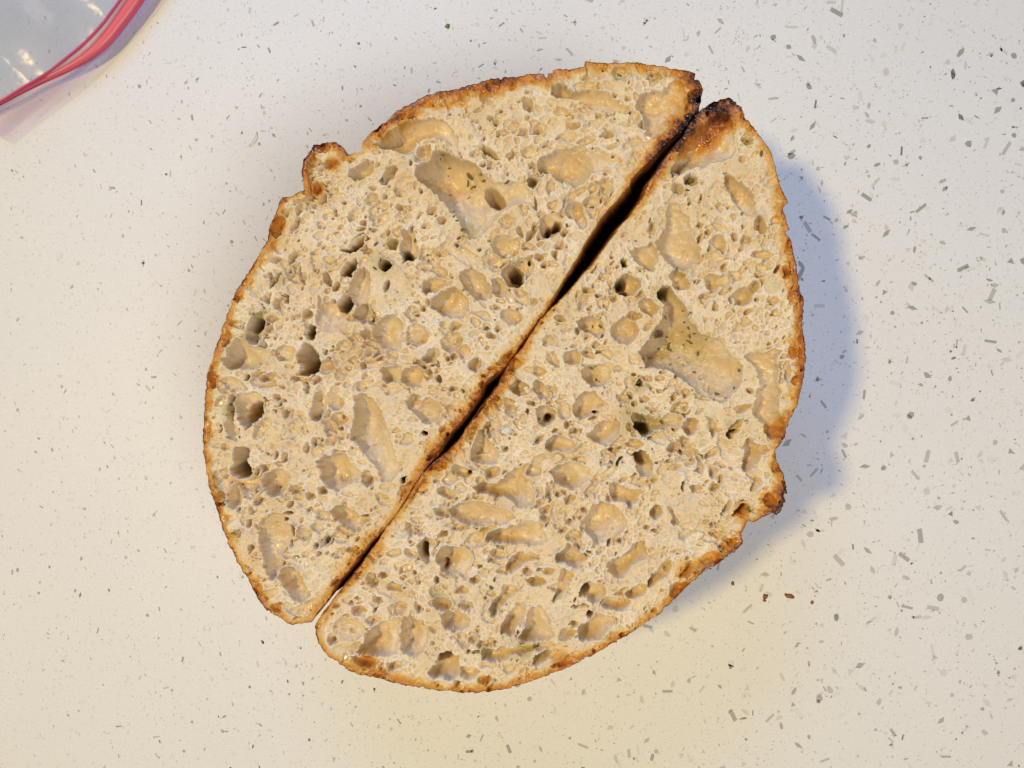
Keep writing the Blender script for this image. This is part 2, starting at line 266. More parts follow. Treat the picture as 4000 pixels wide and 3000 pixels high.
('G',[(1280,320),(1350,310),(1400,350),(1450,430),(1430,475),(1360,460),(1300,380)],110),
('G',[(1640,540),(1660,460),(1740,400),(1830,400),(1890,470),(1880,560),(1800,600),(1700,640),(1650,600)],55),
('G',[(1690,220),(1740,160),(1800,145),(1900,160),(1980,230),(1970,300),(1900,350),(1800,350),(1710,300)],60),
('G',[(1770,790),(1830,700),(1900,660),(2010,640),(2045,690),(2010,770),(1940,860),(1900,850),(1860,850),(1800,820)],125),
('G',[(1385,880),(1400,810),(1470,770),(1550,780),(1640,820),(1660,880),(1620,920),(1520,930),(1420,920)],55),
('G',[(730,960),(740,880),(790,800),(820,720),(860,720),(900,800),(960,890),(990,950),(960,1020),(890,1030),(800,1010),(740,1000)],70),
('G',[(760,1240),(850,1190),(980,1180),(1060,1120),(1150,1060),(1240,1010),(1290,1020),(1220,1080),(1210,1120),(1270,1180),(1320,1270),(1310,1360),(1240,1400),(1160,1390),(1080,1340),(960,1300),(850,1290)],75),
('G',[(1420,1070),(1500,1030),(1600,1000),(1700,1010),(1770,1060),(1790,1130),(1720,1210),(1640,1250),(1560,1240),(1480,1190),(1450,1130)],70),
('G',[(540,1430),(640,1370),(800,1350),(950,1370),(1100,1430),(1150,1490),(1050,1540),(880,1560),(700,1550),(600,1500)],45),
('G',[(1740,1600),(1730,1500),(1790,1390),(1880,1350),(1990,1370),(2080,1440),(2100,1540),(2060,1640),(1960,1700),(1850,1710),(1780,1670)],70),
('H',[(360,640),(380,590),(480,590),(560,640),(640,620),(700,580),(800,600),(800,680),(720,710),(600,730),(560,740),(500,790),(450,790),(400,710)],90),
('H',[(1000,600),(1060,620),(1110,690),(1100,750),(1060,800),(1040,720),(1020,650)],70),
('H',[(1190,780),(1210,700),(1280,640),(1340,630),(1320,680),(1270,730),(1220,800)],70),
('H',[(1320,1010),(1340,900),(1370,800),(1430,820),(1520,870),(1580,900),(1500,960),(1470,1020),(1400,1090),(1350,1080)],90),
('H',[(380,960),(440,900),(510,940),(560,1010),(545,1110),(500,1145),(440,1120),(400,1030)],130),
('H',[(385,960),(440,905),(500,950),(550,1010),(480,1050),(420,1020)],260),
('H',[(925,930),(980,980),(1000,1050),(990,1100),(960,1105),(940,1020)],120),
('H',[(175,1220),(200,1170),(260,1190),(330,1230),(420,1250),(500,1240),(550,1210),(540,1240),(440,1280),(410,1340),(380,1410),(350,1400),(320,1350),(230,1350),(190,1290)],115),
]
# pores as ellipses: tile: (cx, cy, rx, ry, angle, depth)
PE = dict(
A=[(1795,570,32,32,0,40),(1855,610,30,35,0,45),(1995,470,30,28,0,15),(1970,640,60,50,0,12),(1745,395,35,50,10,35),(2000,300,40,30,0,25),(1820,310,50,50,0,40),(1570,405,25,20,0,55),(1715,660,18,22,0,30),(1750,750,14,22,0,45),(1225,890,60,85,30,45),(700,1030,120,60,-30,60),(930,1070,95,45,-50,60),(790,1180,35,20,0,45),(1030,1230,60,35,20,35),(780,1270,80,40,-35,30),(340,1290,70,28,-55,50),(300,1190,45,60,0,140),(420,980,60,40,0,110),(1200,1200,20,35,-30,40),(1050,1370,50,45,0,30),(1300,1380,45,45,0,35),(1385,1465,28,28,0,40),(460,1390,18,22,0,40),(545,1305,22,15,0,40),(430,1440,15,15,0,40),(1265,1520,50,30,10,30),(2170,980,50,28,0,60),(1980,900,45,28,0,50),(1810,980,40,35,0,25),(1730,985,28,22,0,45),(1665,880,45,30,0,22),(1770,900,35,35,0,35),(2150,855,85,50,0,30),(1870,720,25,30,0,30),(2090,690,30,40,0,25),(2120,570,25,25,0,25),(1120,960,18,30,0,30),(1450,550,14,14,0,30),(1840,1260,120,65,45,150),(1130,560,60,25,-40,45),(380,850,30,30,0,60),(330,850,30,22,0,60),(1320,790,40,12,0,30)],
B=[(140,465,50,70,-20,75),(400,345,65,60,0,110),(530,650,60,40,-10,60),(620,290,120,35,0,25),(410,520,60,40,-10,30),(480,540,30,18,-20,45),(355,600,40,35,0,25),(490,590,35,20,0,25),(820,720,65,35,5,45),(1060,580,45,50,0,30),(1000,410,30,20,0,55),(850,825,50,25,0,50),(300,810,45,14,-20,55),(150,860,80,45,0,25),(130,350,30,28,0,35),(170,970,35,28,0,55),(310,1035,45,25,0,180),(450,970,35,45,20,130),(180,1135,50,55,20,120),(870,910,18,16,0,80),(540,1380,90,80,0,50),(555,1365,35,40,0,110),(680,1300,80,50,0,30),(370,1330,60,40,0,30),(390,1520,45,50,0,200),(320,1550,25,50,0,150),(340,1500,100,110,0,50),(65,1560,25,45,-30,60),(450,1570,40,40,0,60),(1550,1110,60,50,-10,80),(1430,1180,50,55,0,60),(2045,770,35,40,0,50),(1990,940,30,35,0,35),(2150,1490,60,80,-20,110),(1530,1300,25,35,0,30),(1640,1270,18,35,15,30),(1620,1500,25,35,-20,70),(1910,1415,30,25,0,30),(1780,1620,55,45,0,60),(1920,1610,35,35,0,40),(940,185,70,55,0,40),(1230,210,60,30,0,35)],
C=[(850,410,55,95,25,60),(915,280,25,35,0,60),(830,695,55,32,-35,50),(990,670,75,32,-45,50),(1170,640,45,25,0,25),(950,775,18,25,20,40),(825,870,95,22,-55,110),(1300,700,50,32,10,25),(1570,430,40,22,-10,50),(1850,560,50,55,0,60),(1780,740,60,45,40,160),(1790,930,25,50,10,90),(755,1035,28,35,-20,50),(650,1250,50,70,20,220),(800,1210,45,40,20,35),(1105,1175,42,50,0,50),(790,1300,35,30,0,30),(545,1270,35,15,-60,50),(1320,1200,150,135,0,45),(1425,1075,70,62,0,240),(1330,1080,30,50,0,60),(1580,1155,70,80,20,90),(1130,1320,42,65,0,200),(815,1375,18,18,0,60),(1050,1375,22,18,0,50),(1325,1445,18,14,0,60),(1420,1480,18,22,0,60),(520,1450,40,30,0,130),(2060,1340,100,95,0,45),(2040,1410,30,22,0,80),(1270,1620,75,65,-20,50),(1410,1440,55,50,0,25),(1550,1500,40,35,0,25),(1640,1490,40,40,0,25),(1750,1555,45,22,0,50),(1610,1350,35,40,0,55),(1260,1500,25,25,0,35),(1585,1610,35,30,0,55),(1040,250,30,70,25,30),(1430,200,22,16,0,50),(1350,280,18,25,0,50),(1350,460,30,14,-10,50),(1000,400,90,20,-60,35)],
D=[(1110,830,95,95,0,90),(1145,830,60,80,-15,190),(1265,710,16,25,0,180),(1340,675,40,38,0,70),(1335,690,15,20,0,140),(1480,655,30,42,0,55),(1380,750,30,35,0,45),(1050,570,125,100,10,45),(1175,455,25,50,-30,70),(500,650,50,30,20,80),(630,570,20,25,0,45),(580,1400,90,85,0,50),(1100,1190,95,70,20,45),(1200,1030,60,60,0,30),(1510,570,45,50,0,40),(620,1525,40,28,0,70),(550,1550,25,25,0,60),(700,1500,60,60,0,35),(620,1265,40,40,0,40),(510,1255,35,30,0,22),(930,1360,40,28,30,45),(785,1600,55,55,0,55),(890,1290,25,25,0,35),(990,1290,28,25,0,35),(380,1070,25,35,0,60),(330,1110,30,25,0,45),(285,1170,20,18,0,50),(1150,1125,15,15,0,60),(1520,1205,45,30,15,75),(1770,965,45,28,10,65),(1850,1005,30,20,0,45),(1985,1035,30,28,0,80),(2080,1310,120,110,0,60),(2150,1180,65,40,10,45),(1620,1540,80,70,10,55),(1420,1400,60,50,0,30),(150,240,50,30,0,45),(400,270,40,40,0,45),(490,360,28,28,0,50),(580,270,30,14,40,120),(1290,1060,40,30,0,30),(1680,1320,35,25,30,60)],
E=[(330,920,110,90,0,110),(290,900,50,60,0,200),(330,985,45,25,0,190),(310,720,30,45,-45,160),(145,840,60,35,10,25),(770,840,70,50,20,80),(800,910,80,50,0,60),(545,430,28,75,-10,80),(960,400,22,40,-30,90),(1040,455,22,20,0,60),(1150,430,90,35,25,20),(1260,505,35,45,0,45),(1325,410,28,25,0,35),(1350,530,50,55,0,40),(1500,660,100,35,0,70),(1510,770,80,45,0,30),(1165,770,32,50,0,55),(1075,890,70,80,0,55),(1170,880,52,65,0,50),(1435,930,42,48,0,55),(1340,1010,85,80,0,60),(1225,1050,22,25,0,110),(990,1030,40,40,0,45),(1090,1090,30,45,0,40),(1620,1060,60,30,-15,60),(1620,1160,50,28,0,65),(1460,1040,20,20,0,45),(520,1110,100,60,30,75),(390,1190,65,40,10,50),(1710,800,35,50,-20,110),(1740,580,45,70,0,50),(1770,1010,50,60,0,50),(1760,1490,40,60,0,60),(1830,1500,20,60,0,60),(1040,600,22,28,0,60),(660,970,50,60,0,190),(660,1330,60,40,20,170)],
F=[(760,270,75,40,-25,70),(585,275,20,25,20,160),(630,590,60,115,25,170),(735,490,18,45,10,220),(700,585,14,16,0,200),(355,725,18,25,0,75),(840,950,28,45,10,50),(910,980,22,50,15,60),(675,1090,32,40,0,40),(775,1170,60,75,10,140),(660,1255,30,18,25,130),(1000,1260,60,40,0,55),(970,1230,18,22,0,120),(1240,1260,38,38,0,100),(1130,1310,35,40,0,50),(1380,1100,110,75,35,115),(1620,1150,50,80,-15,60),(1190,300,28,32,20,40),(2010,270,100,85,0,60),(2150,260,40,50,0,50),(2150,560,120,110,0,50),(1400,710,35,25,20,80),(1165,830,25,40,0,75),(1235,815,15,18,0,70),(1100,890,25,60,5,60),(1320,830,45,35,0,35),(2120,750,25,20,20,150),(1940,1165,30,28,-30,180),(470,1320,65,100,0,55),(510,1420,22,25,0,130),(325,1310,30,55,-30,75),(295,300,40,85,0,60),(955,1375,35,30,0,50),(620,1430,25,25,0,60),(600,1540,20,40,20,75),(490,1620,35,30,0,85),(1400,1440,50,40,0,140),(1600,1475,45,15,5,190),(940,1450,45,14,0,190),(1340,480,80,60,45,35),(1290,110,25,25,0,40),(880,510,22,25,0,55),(930,590,35,30,-30,45),(960,740,100,70,-40,22),(740,680,140,50,-50,22)],
G=[(1390,600,80,80,0,60),(1425,625,40,30,-25,170),(1280,500,35,28,0,110),(1555,560,65,70,0,35),(1845,525,45,30,0,90),(1830,580,30,14,0,200),(1805,635,40,18,-10,140),(1580,690,35,40,0,95),(1475,740,35,20,0,80),(1640,740,40,25,0,50),(1330,810,60,25,-50,75),(2060,460,45,28,35,120),(2160,500,25,25,0,75),(2160,845,60,28,10,95),(500,1040,65,35,-30,140),(670,1085,90,50,20,75),(748,1100,18,25,0,180),(940,1090,65,45,0,65),(1040,880,35,30,0,55),(1200,1200,40,60,-20,115),(1140,1290,40,30,0,100),(560,1280,105,45,20,60),(1420,1270,25,80,-5,110),(1600,1335,45,35,0,70),(500,1450,75,35,35,75),(800,1450,90,40,10,100),(1390,1430,50,35,0,50),(1730,1430,30,25,0,45),(1060,110,90,32,-30,130),(1130,170,40,80,20,110),(420,930,60,30,-60,130),(600,370,40,30,0,70),(1430,110,35,55,-20,80),(930,190,40,25,0,60),(1500,130,20,20,0,60),(850,340,20,30,0,40),(1730,1560,40,50,0,30),(1510,1290,30,25,0,40)],
H=[(470,720,80,50,20,210),(880,690,70,80,0,90),(1220,765,30,30,0,200),(1280,735,35,16,-25,200),(1340,540,85,35,-20,75),(1400,385,35,30,0,40),(735,885,65,50,-20,110),(380,850,55,32,20,110),(270,1000,50,20,-45,150),(1080,1090,38,60,0,65),(1070,930,75,30,-50,55),(1080,1220,45,38,0,45),(1140,1150,30,30,0,40),(930,1240,50,45,0,110),(820,1210,18,50,10,150),(1450,1215,40,70,30,110),(590,1440,50,65,15,55),(700,1000,45,20,0,75),(1310,1420,80,30,-30,150),(285,455,45,38,20,110),(400,500,30,25,0,70),(740,440,28,40,0,45),(845,415,38,38,0,40),(435,320,35,30,0,200),(390,250,25,15,0,140),(835,540,45,30,0,40),(1200,1390,25,75,30,55),(1070,1560,22,28,0,70),(500,1570,30,18,0,75),(570,1590,28,20,0,75),(1560,1340,55,55,0,90),(1620,1070,40,30,0,60),(1380,380,25,20,0,60),(1715,220,30,90,0,55),(640,230,30,14,0,40)],
I=[(755,170,25,60,-10,220),(740,280,22,25,0,150),(700,70,30,18,0,170),(280,185,35,38,0,80),(405,320,32,35,0,60),(380,85,20,38,20,75),(850,190,60,60,0,35),(1050,245,28,42,20,80),(665,340,45,35,0,65),(960,290,22,35,0,50),(1250,320,40,25,-10,45),(450,680,35,45,30,60),(610,840,50,28,25,95),(640,795,28,22,0,50),(1440,590,48,65,-5,95),(1550,550,40,35,20,55),(1640,660,70,40,0,50),(1625,625,18,22,0,200),(1490,775,45,35,0,110),(1265,795,28,28,0,110),(1460,845,18,22,0,110),(1330,860,60,42,0,50),(1660,840,80,50,-15,35),(1840,820,28,60,-35,100),(1910,330,35,60,-5,190),(1755,145,32,62,-20,110),(1775,1200,45,45,0,130),(1780,1020,35,35,0,110),(1885,990,20,25,0,110),(1095,1125,40,35,0,65),(1240,1020,130,100,0,25),(1270,1040,35,22,20,85),(1500,1410,45,22,10,80),(1650,1335,75,35,-10,40),(2055,800,80,60,10,90),(980,360,25,25,0,60),(2010,590,30,30,0,40),(1560,1030,20,20,0,40)],
J=[(85,460,18,45,-15,180),(80,500,22,22,0,180),(60,200,60,30,-10,60),(540,360,70,40,20,60),(485,420,32,25,20,90),(395,470,25,22,0,75),(1335,345,28,14,35,190),(1300,370,28,9,50,180),(1560,795,110,60,5,85),(800,525,50,30,0,50),(905,500,30,14,0,80),(970,510,45,30,0,40),(870,600,75,50,-5,55),(350,585,50,38,-10,60),(225,690,70,32,0,60),(1295,680,45,60,25,180),(1260,815,65,25,-5,200),(1210,755,14,25,20,130),(1335,885,38,28,-15,190),(1210,965,35,35,0,110),(1130,1060,90,50,-35,50),(80,1270,80,45,-30,180),(360,1210,25,20,0,210),(290,1220,25,30,0,140),(420,1460,60,30,-5,110),(910,1270,90,50,-25,65),(255,810,60,40,0,45),(1030,650,60,35,0,40),(330,1100,50,35,0,40),(960,60,50,35,0,50),(1100,160,40,35,0,40),(1160,85,30,20,0,70),(1600,245,25,25,0,75),(780,1165,60,10,-8,260)],
K=[(390,620,90,50,-15,45),(400,335,22,30,20,70),(10,700,45,50,0,110)])
# toasting along the edges: (x, y, width px, strength)
OUT_T = [(2720,330,60,.95),(2600,270,30,.45),(2420,245,34,.30),(2280,255,28,.45),(2100,290,40,.58),(1900,320,52,.72),(1700,370,54,.72),(1550,450,54,.72),(1450,530,46,.70),(1400,600,16,.35),(1300,560,30,.75),(1240,590,26,.85),(1190,640,28,.88),(1185,720,22,.7),(1150,770,18,.3),(1100,780,22,.7),(1050,900,34,.60),(980,1050,30,.52),(880,1250,28,.52),(820,1450,30,.56),(800,1700,26,.56),(810,1850,22,.55),(850,2000,24,.5),(920,2200,28,.42),(1000,2350,30,.58),(1080,2400,28,.42),(1180,2430,26,.32),(1250,2370,30,.45),
 (2850,390,40,.95),(2900,450,30,.75),(2960,560,26,.35),(3020,680,32,.30),(3060,780,34,.58),(3070,900,34,.42),(3100,1050,40,.62),(3130,1200,42,.66),(3145,1380,44,.66),(3110,1600,34,.60),(3060,1720,40,.60),(3030,1760,18,.35),(3050,1850,40,.62),(3065,1930,54,.85),(3040,1990,50,.9),(2930,2030,28,.58),(2905,2060,16,.40),(2890,2120,30,.62),(2800,2200,30,.6),(2700,2270,26,.56),(2500,2440,26,.48),(2300,2560,34,.55),(2100,2650,28,.5),(1900,2705,26,.55),(1700,2695,28,.44),(1500,2650,32,.55),(1400,2620,32,.60),(1300,2550,24,.42),(1240,2450,22,.42)]
GAP_T = [(2725,430,100,1.0),(2700,470,90,1.0),(2640,540,70,.92),(2570,620,52,.76),(2500,700,36,.48),(2400,850,15,.26),(2350,920,13,.24),(2300,980,13,.24),(2250,1050,13,.24),(2200,1120,13,.26),(2110,1230,26,.42),(2060,1310,30,.5),(2000,1390,50,.62),(1960,1440,42,.6),(1880,1570,54,.60),(1820,1650,52,.62),(1750,1740,48,.6),(1700,1800,56,.66),(1640,1880,50,.6),(1580,1960,40,.50),(1500,2060,34,.30),(1440,2130,46,.5),(1390,2200,48,.58),(1330,2290,42,.55),(1280,2370,32,.5),(1245,2420,30,.5)]
# extra toasted spots inside cavities: (x, y, radius, strength)
SPOT_T = [(2820,440,75,1.0),(2770,510,70,.75),(2665,400,55,.35),(3035,1690,36,.6),(1090,880,34,.55),(1235,740,30,.62),(1300,640,32,.62),(835,1485,28,.55),(845,1940,24,.55),(1075,2380,24,.55),(1430,2590,36,.68),(1480,2638,24,.6),(2200,2590,50,.5),(2680,2230,44,.45),(1890,2660,26,.5),(3073,1062,26,.75),(1000,2300,26,.5),(2900,1995,36,.62),(2350+655,1950,34,.75),(3100,1155,26,.6),(3090,960,26,.5),(2790,2180,36,.42),(1940,330,30,.65),(2090,310,26,.62)]
HERB_S = [(2700,702,26),(2925,548,20),(1085,1090,34),(1500,1030,40),(2590,1140,34),(2660,1330,60),(2720,1370,60),(2490,1640,60),(2560,1650,40),(2920,1985,22),(1740,610,26),(2085,700,26),(1520,950,24),(1830,900,36),(2470,1620,40),(2660,1060,22),(1020,1240,34),(985,1320,20),(2430,275,40),(2560,290,30),(2500,1510,30),(2860,1660,26),(890,1600,26),(1275,2110,18),(1700,2330,24),(2050,2530,40),(1900,2540,30),(3060,560,20)]
HB = dict(A=[(1385,880,1.4),(1365,905,.8),(1440,955,1.2),(1620,1040,2.2),(1600,1090,1.8),(1665,1130,2.0),(1745,1100,1.4),(1720,1050,1),(1610,1215,1.2),(1440,1190,1.4),(1480,1370,1.3),(1490,1420,1.1),(1950,1130,1.4),(1780,1010,.7),(1420,1010,.8),(870,1110,1.5),(850,1130,1.0),(1515,1460,.9),(1560,1540,.9)],
 E=[(650,1300,1.8),(740,1350,1.5),(625,1355,1),(750,1420,1.4),(660,1450,1.2),(750,1460,1.7),(990,1495,2.2),(840,1310,1.3),(900,1350,1.4),(880,1280,1),(915,1400,1.3),(850,1230,1.2),(870,1160,1.2),(830,1130,.8),(820,1540,.9),(1030,1380,.9),(700,1180,1.3),(700,1010,1.5),(640,1000,1.8),(650,980,1.4),(870,1420,.8),(785,945,1),(760,775,1.6),(990,660,.9),(410,530,.9),(1520,490,.8),(300,880,1.2),(330,940,1.2),(930,1330,1.0),(890,1385,.8),(710,1455,.9)],
 H=[(940,230,1.4),(1130,420,1.6),(1190,455,1.1),(740,160,1.3),(865,160,.9),(670,110,.9),(1320,210,1.4),(990,295,.7),(745,270,1.1),(1270,370,1.1),(500,110,1.3),(580,100,1.2),(450,190,1.4),(430,320,1.5),(390,250,1.2),(590,1015,1.5),(1225,760,1.0),(1280,735,1.3),(1350,650,1.0),(1370,670,.8),(1375,1410,2.6),(1395,1430,1.8),(1330,1345,1.1),(480,630,1.5),(500,650,1.3),(650,720,1.2),(640,660,1),(265,885,1.2),(80,295,1.4),(100,310,1.0),(40,345,.8),(470,650,1),(560,100,1)],
 D=[(1190,710,1.0),(270,520,1.6),(420,690,1.0),(380,650,1.2),(720,115,1.3),(750,30,1.3),(1060,30,1.2),(1240,10,1.2),(1280,125,.8),(1800,240,1.1),(1815,1265,1.1),(1880,1270,1.3),(1885,1355,1.1),(2060,720,1.5),(2180,530,1.0),(1600,405,1.2),(960,1215,1.0),(730,460,.7),(700,430,1)],
 C=[(1700,560,1.6),(1740,700,1.6),(830,860,1.8),(800,910,1.5),(715,1080,1.4),(730,1110,1.0),(640,1165,1.2),(650,1400,1.1),(1650,430,.9),(1690,770,1.4),(1800,930,1.0),(1450,972,.8),(1790,740,1.0),(1030,530,.9),(1605,325,.9),(2150,700,1)],
 B=[(930,180,1.5),(950,195,1.1),(1280,215,1.0),(1200,200,.7),(1220,190,.6),(2050,760,1.8),(1545,1110,2.2),(1570,1090,1.6),(1520,1200,1.0),(1860,1045,1.1),(350,340,.9),(680,1340,1.1),(475,1505,1.4),(2160,880,1.6),(1330,210,.6),(120,1110,1.2),(910,770,.8)],
 F=[(585,275,1.2),(680,150,1.4),(740,450,1.0),(1115,740,1.4),(430,575,.8),(430,510,1.1),(520,720,1.0),(360,690,.8),(520,790,.9),(1500,800,.9),(1070,1250,1)],
 G=[(1800,190,1.5),(1830,180,1.2),(1340,635,1.3),(1900,360,.7),(1290,500,1.1),(1980,1020,1.4),(2060,1010,1.3),(1850,300,1.1),(1885,410,.9)],
 I=[(1050,245,2.4),(1045,270,1.4),(800,390,.9),(955,460,.8),(1240,215,.9),(1725,655,.9),(1625,625,1.0)],
 J=[(1155,970,.8),(370,1215,1.3),(780,1165,1.5),(890,1165,1.6),(710,1280,1.3),(485,655,1.3),(510,590,1),(20,590,1),(520,1120,1.2),(860,1160,1.2),(540,1200,1.1),(330,1220,1.3)])
# ---------------------------------------------------------------- relief of the two cut faces (in photo px: 100 px = 1 cm)
rng = np.random.default_rng(7); random.seed(7)
G_ = 2.7; X0, Y0, X1, Y1 = 770, 215, 3180, 2735
gx = np.arange(X0, X1, G_); gy = np.arange(Y0, Y1, G_)
GX, GY = np.meshgrid(gx, gy); NY, NX = GX.shape
def vnoise(cell, seed, X=None, Y=None):
    X = GX if X is None else X; Y = GY if Y is None else Y
    r = np.random.default_rng(seed); n = int(4200/cell)+4
    g = r.random((n, n))*2-1
    u, v = (X+100)/cell, (Y+100)/cell
    i, j = np.floor(u).astype(int), np.floor(v).astype(int); a, b = u-i, v-j
    a = a*a*(3-2*a); b = b*b*(3-2*b); i = i % (n-1); j = j % (n-1)
    return (g[j, i]*(1-a)+g[j, i+1]*a)*(1-b)+(g[j+1, i]*(1-a)+g[j+1, i+1]*a)*b
def refine(pts, step, amp, seed):
    out = []
    for (a, b), (c, d) in zip(pts, pts[1:]+pts[:1]):
        L = math.hypot(c-a, d-b); n = max(1, int(L/step))
        for k in range(n): out.append((a+(c-a)*k/n, b+(d-b)*k/n))
    P = np.array(out)
    if amp:
        P[:, 0] += amp*(vnoise(14, seed, P[:, 0], P[:, 1])+.6*vnoise(6, seed+1, P[:, 0], P[:, 1]))
        P[:, 1] += amp*(vnoise(14, seed+2, P[:, 0], P[:, 1])+.6*vnoise(6, seed+3, P[:, 0], P[:, 1]))
    return P
def segdist(P, Q0, Q1):
    """distance of points P (n,2) to segments, nearest point"""
    best = np.full(len(P), 1e9); bp = np.zeros((len(P), 2))
    for a, b in zip(Q0, Q1):
        d = b-a; L = max(1e-9, d@d); t = np.clip(((P-a)@d)/L, 0, 1)
        q = a+t[:, None]*d; e = ((P-q)**2).sum(1); m = e < best
        best[m] = e[m]; bp[m] = q[m]
    return np.sqrt(best), bp
def inside(X, Y, poly):
    c = np.zeros(X.shape, bool); n = len(poly)
    for k in range(n):
        (a, b), (e, f) = poly[k], poly[(k+1) % n]
        if b == f: continue
        m = ((b > Y) != (f > Y)) & (X < (e-a)*(Y-b)/(f-b)+a)
        c ^= m
    return c
# the two silhouettes
edges = {}
SD_out = np.full(GX.shape, 1e9); SD_gap = np.full(GX.shape, 1e9); WHO = np.zeros(GX.shape, int)
for who, (outer, gap) in enumerate(((left_outer, left_gap), (right_outer, right_gap)), 1):
    ring = refine(outer+gap, 5, 0, 0)
    # which refined vertices belong to the gap edge
    gp = np.array(gap); dg, _ = segdist(ring, gp[:-1], gp[1:])
    isgap = dg < 1.0
    amp = np.where(isgap, 1.6, 3.6)
    nx = vnoise(14, 50+who, ring[:, 0], ring[:, 1])+.7*vnoise(6, 60+who, ring[:, 0], ring[:, 1])
    ny = vnoise(14, 70+who, ring[:, 0], ring[:, 1])+.7*vnoise(6, 80+who, ring[:, 0], ring[:, 1])
    ring = ring+np.c_[nx, ny]*amp[:, None]
    edges[who] = (ring, isgap)
    ins = inside(GX, GY, [tuple(p) for p in ring])
    WHO[ins] = who
WXn = GX + 6*vnoise(34, 11)+3.0*vnoise(13, 12)+1.0*vnoise(6, 13)
WYn = GY + 6*vnoise(34, 14)+3.0*vnoise(13, 15)+1.0*vnoise(6, 16)
def win(x0, y0, x1, y1):
    i0, i1 = max(0, int((x0-X0)/G_)-3), min(NX, int((x1-X0)/G_)+4); j0, j1 = max(0, int((y0-Y0)/G_)-3), min(NY, int((y1-Y0)/G_)+4)
    return slice(j0, j1), slice(i0, i1)
# foam: a weighted Voronoi packing of bubbles whose size drifts over the crumb and which are stretched along the dough
ANG = vnoise(420, 31)*1.6+vnoise(150, 32)*.6-.5
SIZE = 15.5*np.exp(.60*vnoise(150, 171)+.35*vnoise(60, 172))
def foam(seed, scale, stretch, jitter):
    r = np.random.default_rng(seed); F1 = np.full(GX.shape, 9.); F2 = np.full(GX.shape, 9.); ID = np.zeros(GX.shape, np.int32)
    taken = np.zeros(GX.shape, bool); n = 0
    U = GX+1.2*vnoise(9, seed+5); V = GY+1.2*vnoise(9, seed+6)
    cand = int((X1-X0)*(Y1-Y0)/(SIZE.min()*scale)**2*1.4)
    xs = r.uniform(X0+2, X1-4, cand); ys = r.uniform(Y0+2, Y1-4, cand); js = np.exp(r.normal(0, jitter, cand)); aj = r.normal(0, .45, cand); st = r.uniform(1, stretch, cand)
    for x, y, q, da, k in zip(xs, ys, js, aj, st):
        i, j = int((x-X0)/G_), int((y-Y0)/G_)
        if taken[j, i] or WHO[j, i] == 0: continue
        rad = SIZE[j, i]*scale*q; a = ANG[j, i]+da; c, s_ = math.cos(a), math.sin(a); m = rad*2.3*k**.5
        w_ = win(x-m, y-m, x+m, y+m); X = U[w_]-x; Y = V[w_]-y
        d = np.sqrt(((X*c+Y*s_)/k**.5)**2+((-X*s_+Y*c)*k**.5)**2)/rad
        n += 1; f1 = F1[w_]; f2 = F2[w_]; idw = ID[w_]; nw = d < f1
        F2[w_] = np.where(nw, f1, np.minimum(f2, d)); ID[w_] = np.where(nw, n, idw); F1[w_] = np.minimum(f1, d)
        taken[w_] |= d < .95
    return F1, F2, ID, n+1
D = np.zeros_like(GX); MEM = np.zeros_like(GX); RIM = np.zeros_like(GX)
fA1, fA2, fAi, nA = foam(301, 1.0, 2.4, .38)
fB1, fB2, fBi, nB = foam(302, .42, 1.9, .25)
fC1, fC2, fCi, nC = foam(303, 1.9, 2.8, .35)
rC = np.random.default_rng(10); cr = rC.random(nC)[fCi]; cd_ = rC.uniform(.5, 1.3, nC)[fCi]
rA = np.random.default_rng(9); rndA = rA.random(nA)[fAi]; rndA2 = rA.random(nA)[fAi]; rndB = rA.random(nB)[fBi]
rad_of = np.where(rndA > 0, SIZE, SIZE)
JAG = 7*(rndA-.5)+2.0*(rndB-.5)
for t, pts, dep in PP:
    P = np.array(T(t, pts)); x0, y0 = P.min(0)-25; x1, y1 = P.max(0)+25
    s = win(x0, y0, x1, y1); X, Y = WXn[s], WYn[s]
    d, _ = segdist(np.c_[X.ravel(), Y.ravel()], P, np.roll(P, -1, 0)); d = d.reshape(X.shape)
    ins = inside(X, Y, [tuple(p) for p in P]); mx = d[ins].max() if ins.any() else 1
    sd0 = np.where(ins, d, -d); sd = sd0+JAG[s]*min(1, mx/22)**2; ins = sd > 0; d = np.where(ins, np.maximum(sd0, 0)*.8+np.minimum(np.abs(sd), 8)*.35+1, np.abs(sd))
    u = np.clip(np.where(ins, d, 0)/(min(.95*mx, 110)), 0, 1)
    dep = min(dep*1.45, 1.5*mx+25) if dep < 200 else min(dep*1.3, 4.5*mx+110)
    bowl = dep*(1-(1-u)**2)**.75+5*np.clip(u*12, 0, 1)
    th = rng.uniform(2.2, 3.8); cx_, cy_ = P.mean(0); Rm = np.sqrt(((P-P.mean(0))**2).sum(1)).max()
    g = np.clip(.62+.75*((X-cx_)*math.cos(th)+(Y-cy_)*math.sin(th))/Rm, .35, 1)
    tilt = 1.0 if dep > 100 else .75
    g = 1-tilt*(1-g); bowl = bowl*g
    D[s] = np.maximum(D[s], bowl)
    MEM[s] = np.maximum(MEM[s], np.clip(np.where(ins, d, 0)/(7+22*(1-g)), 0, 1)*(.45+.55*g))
    RIM[s] = np.maximum(RIM[s], np.where(ins, 0, np.exp(-(d/8)**2))*g)
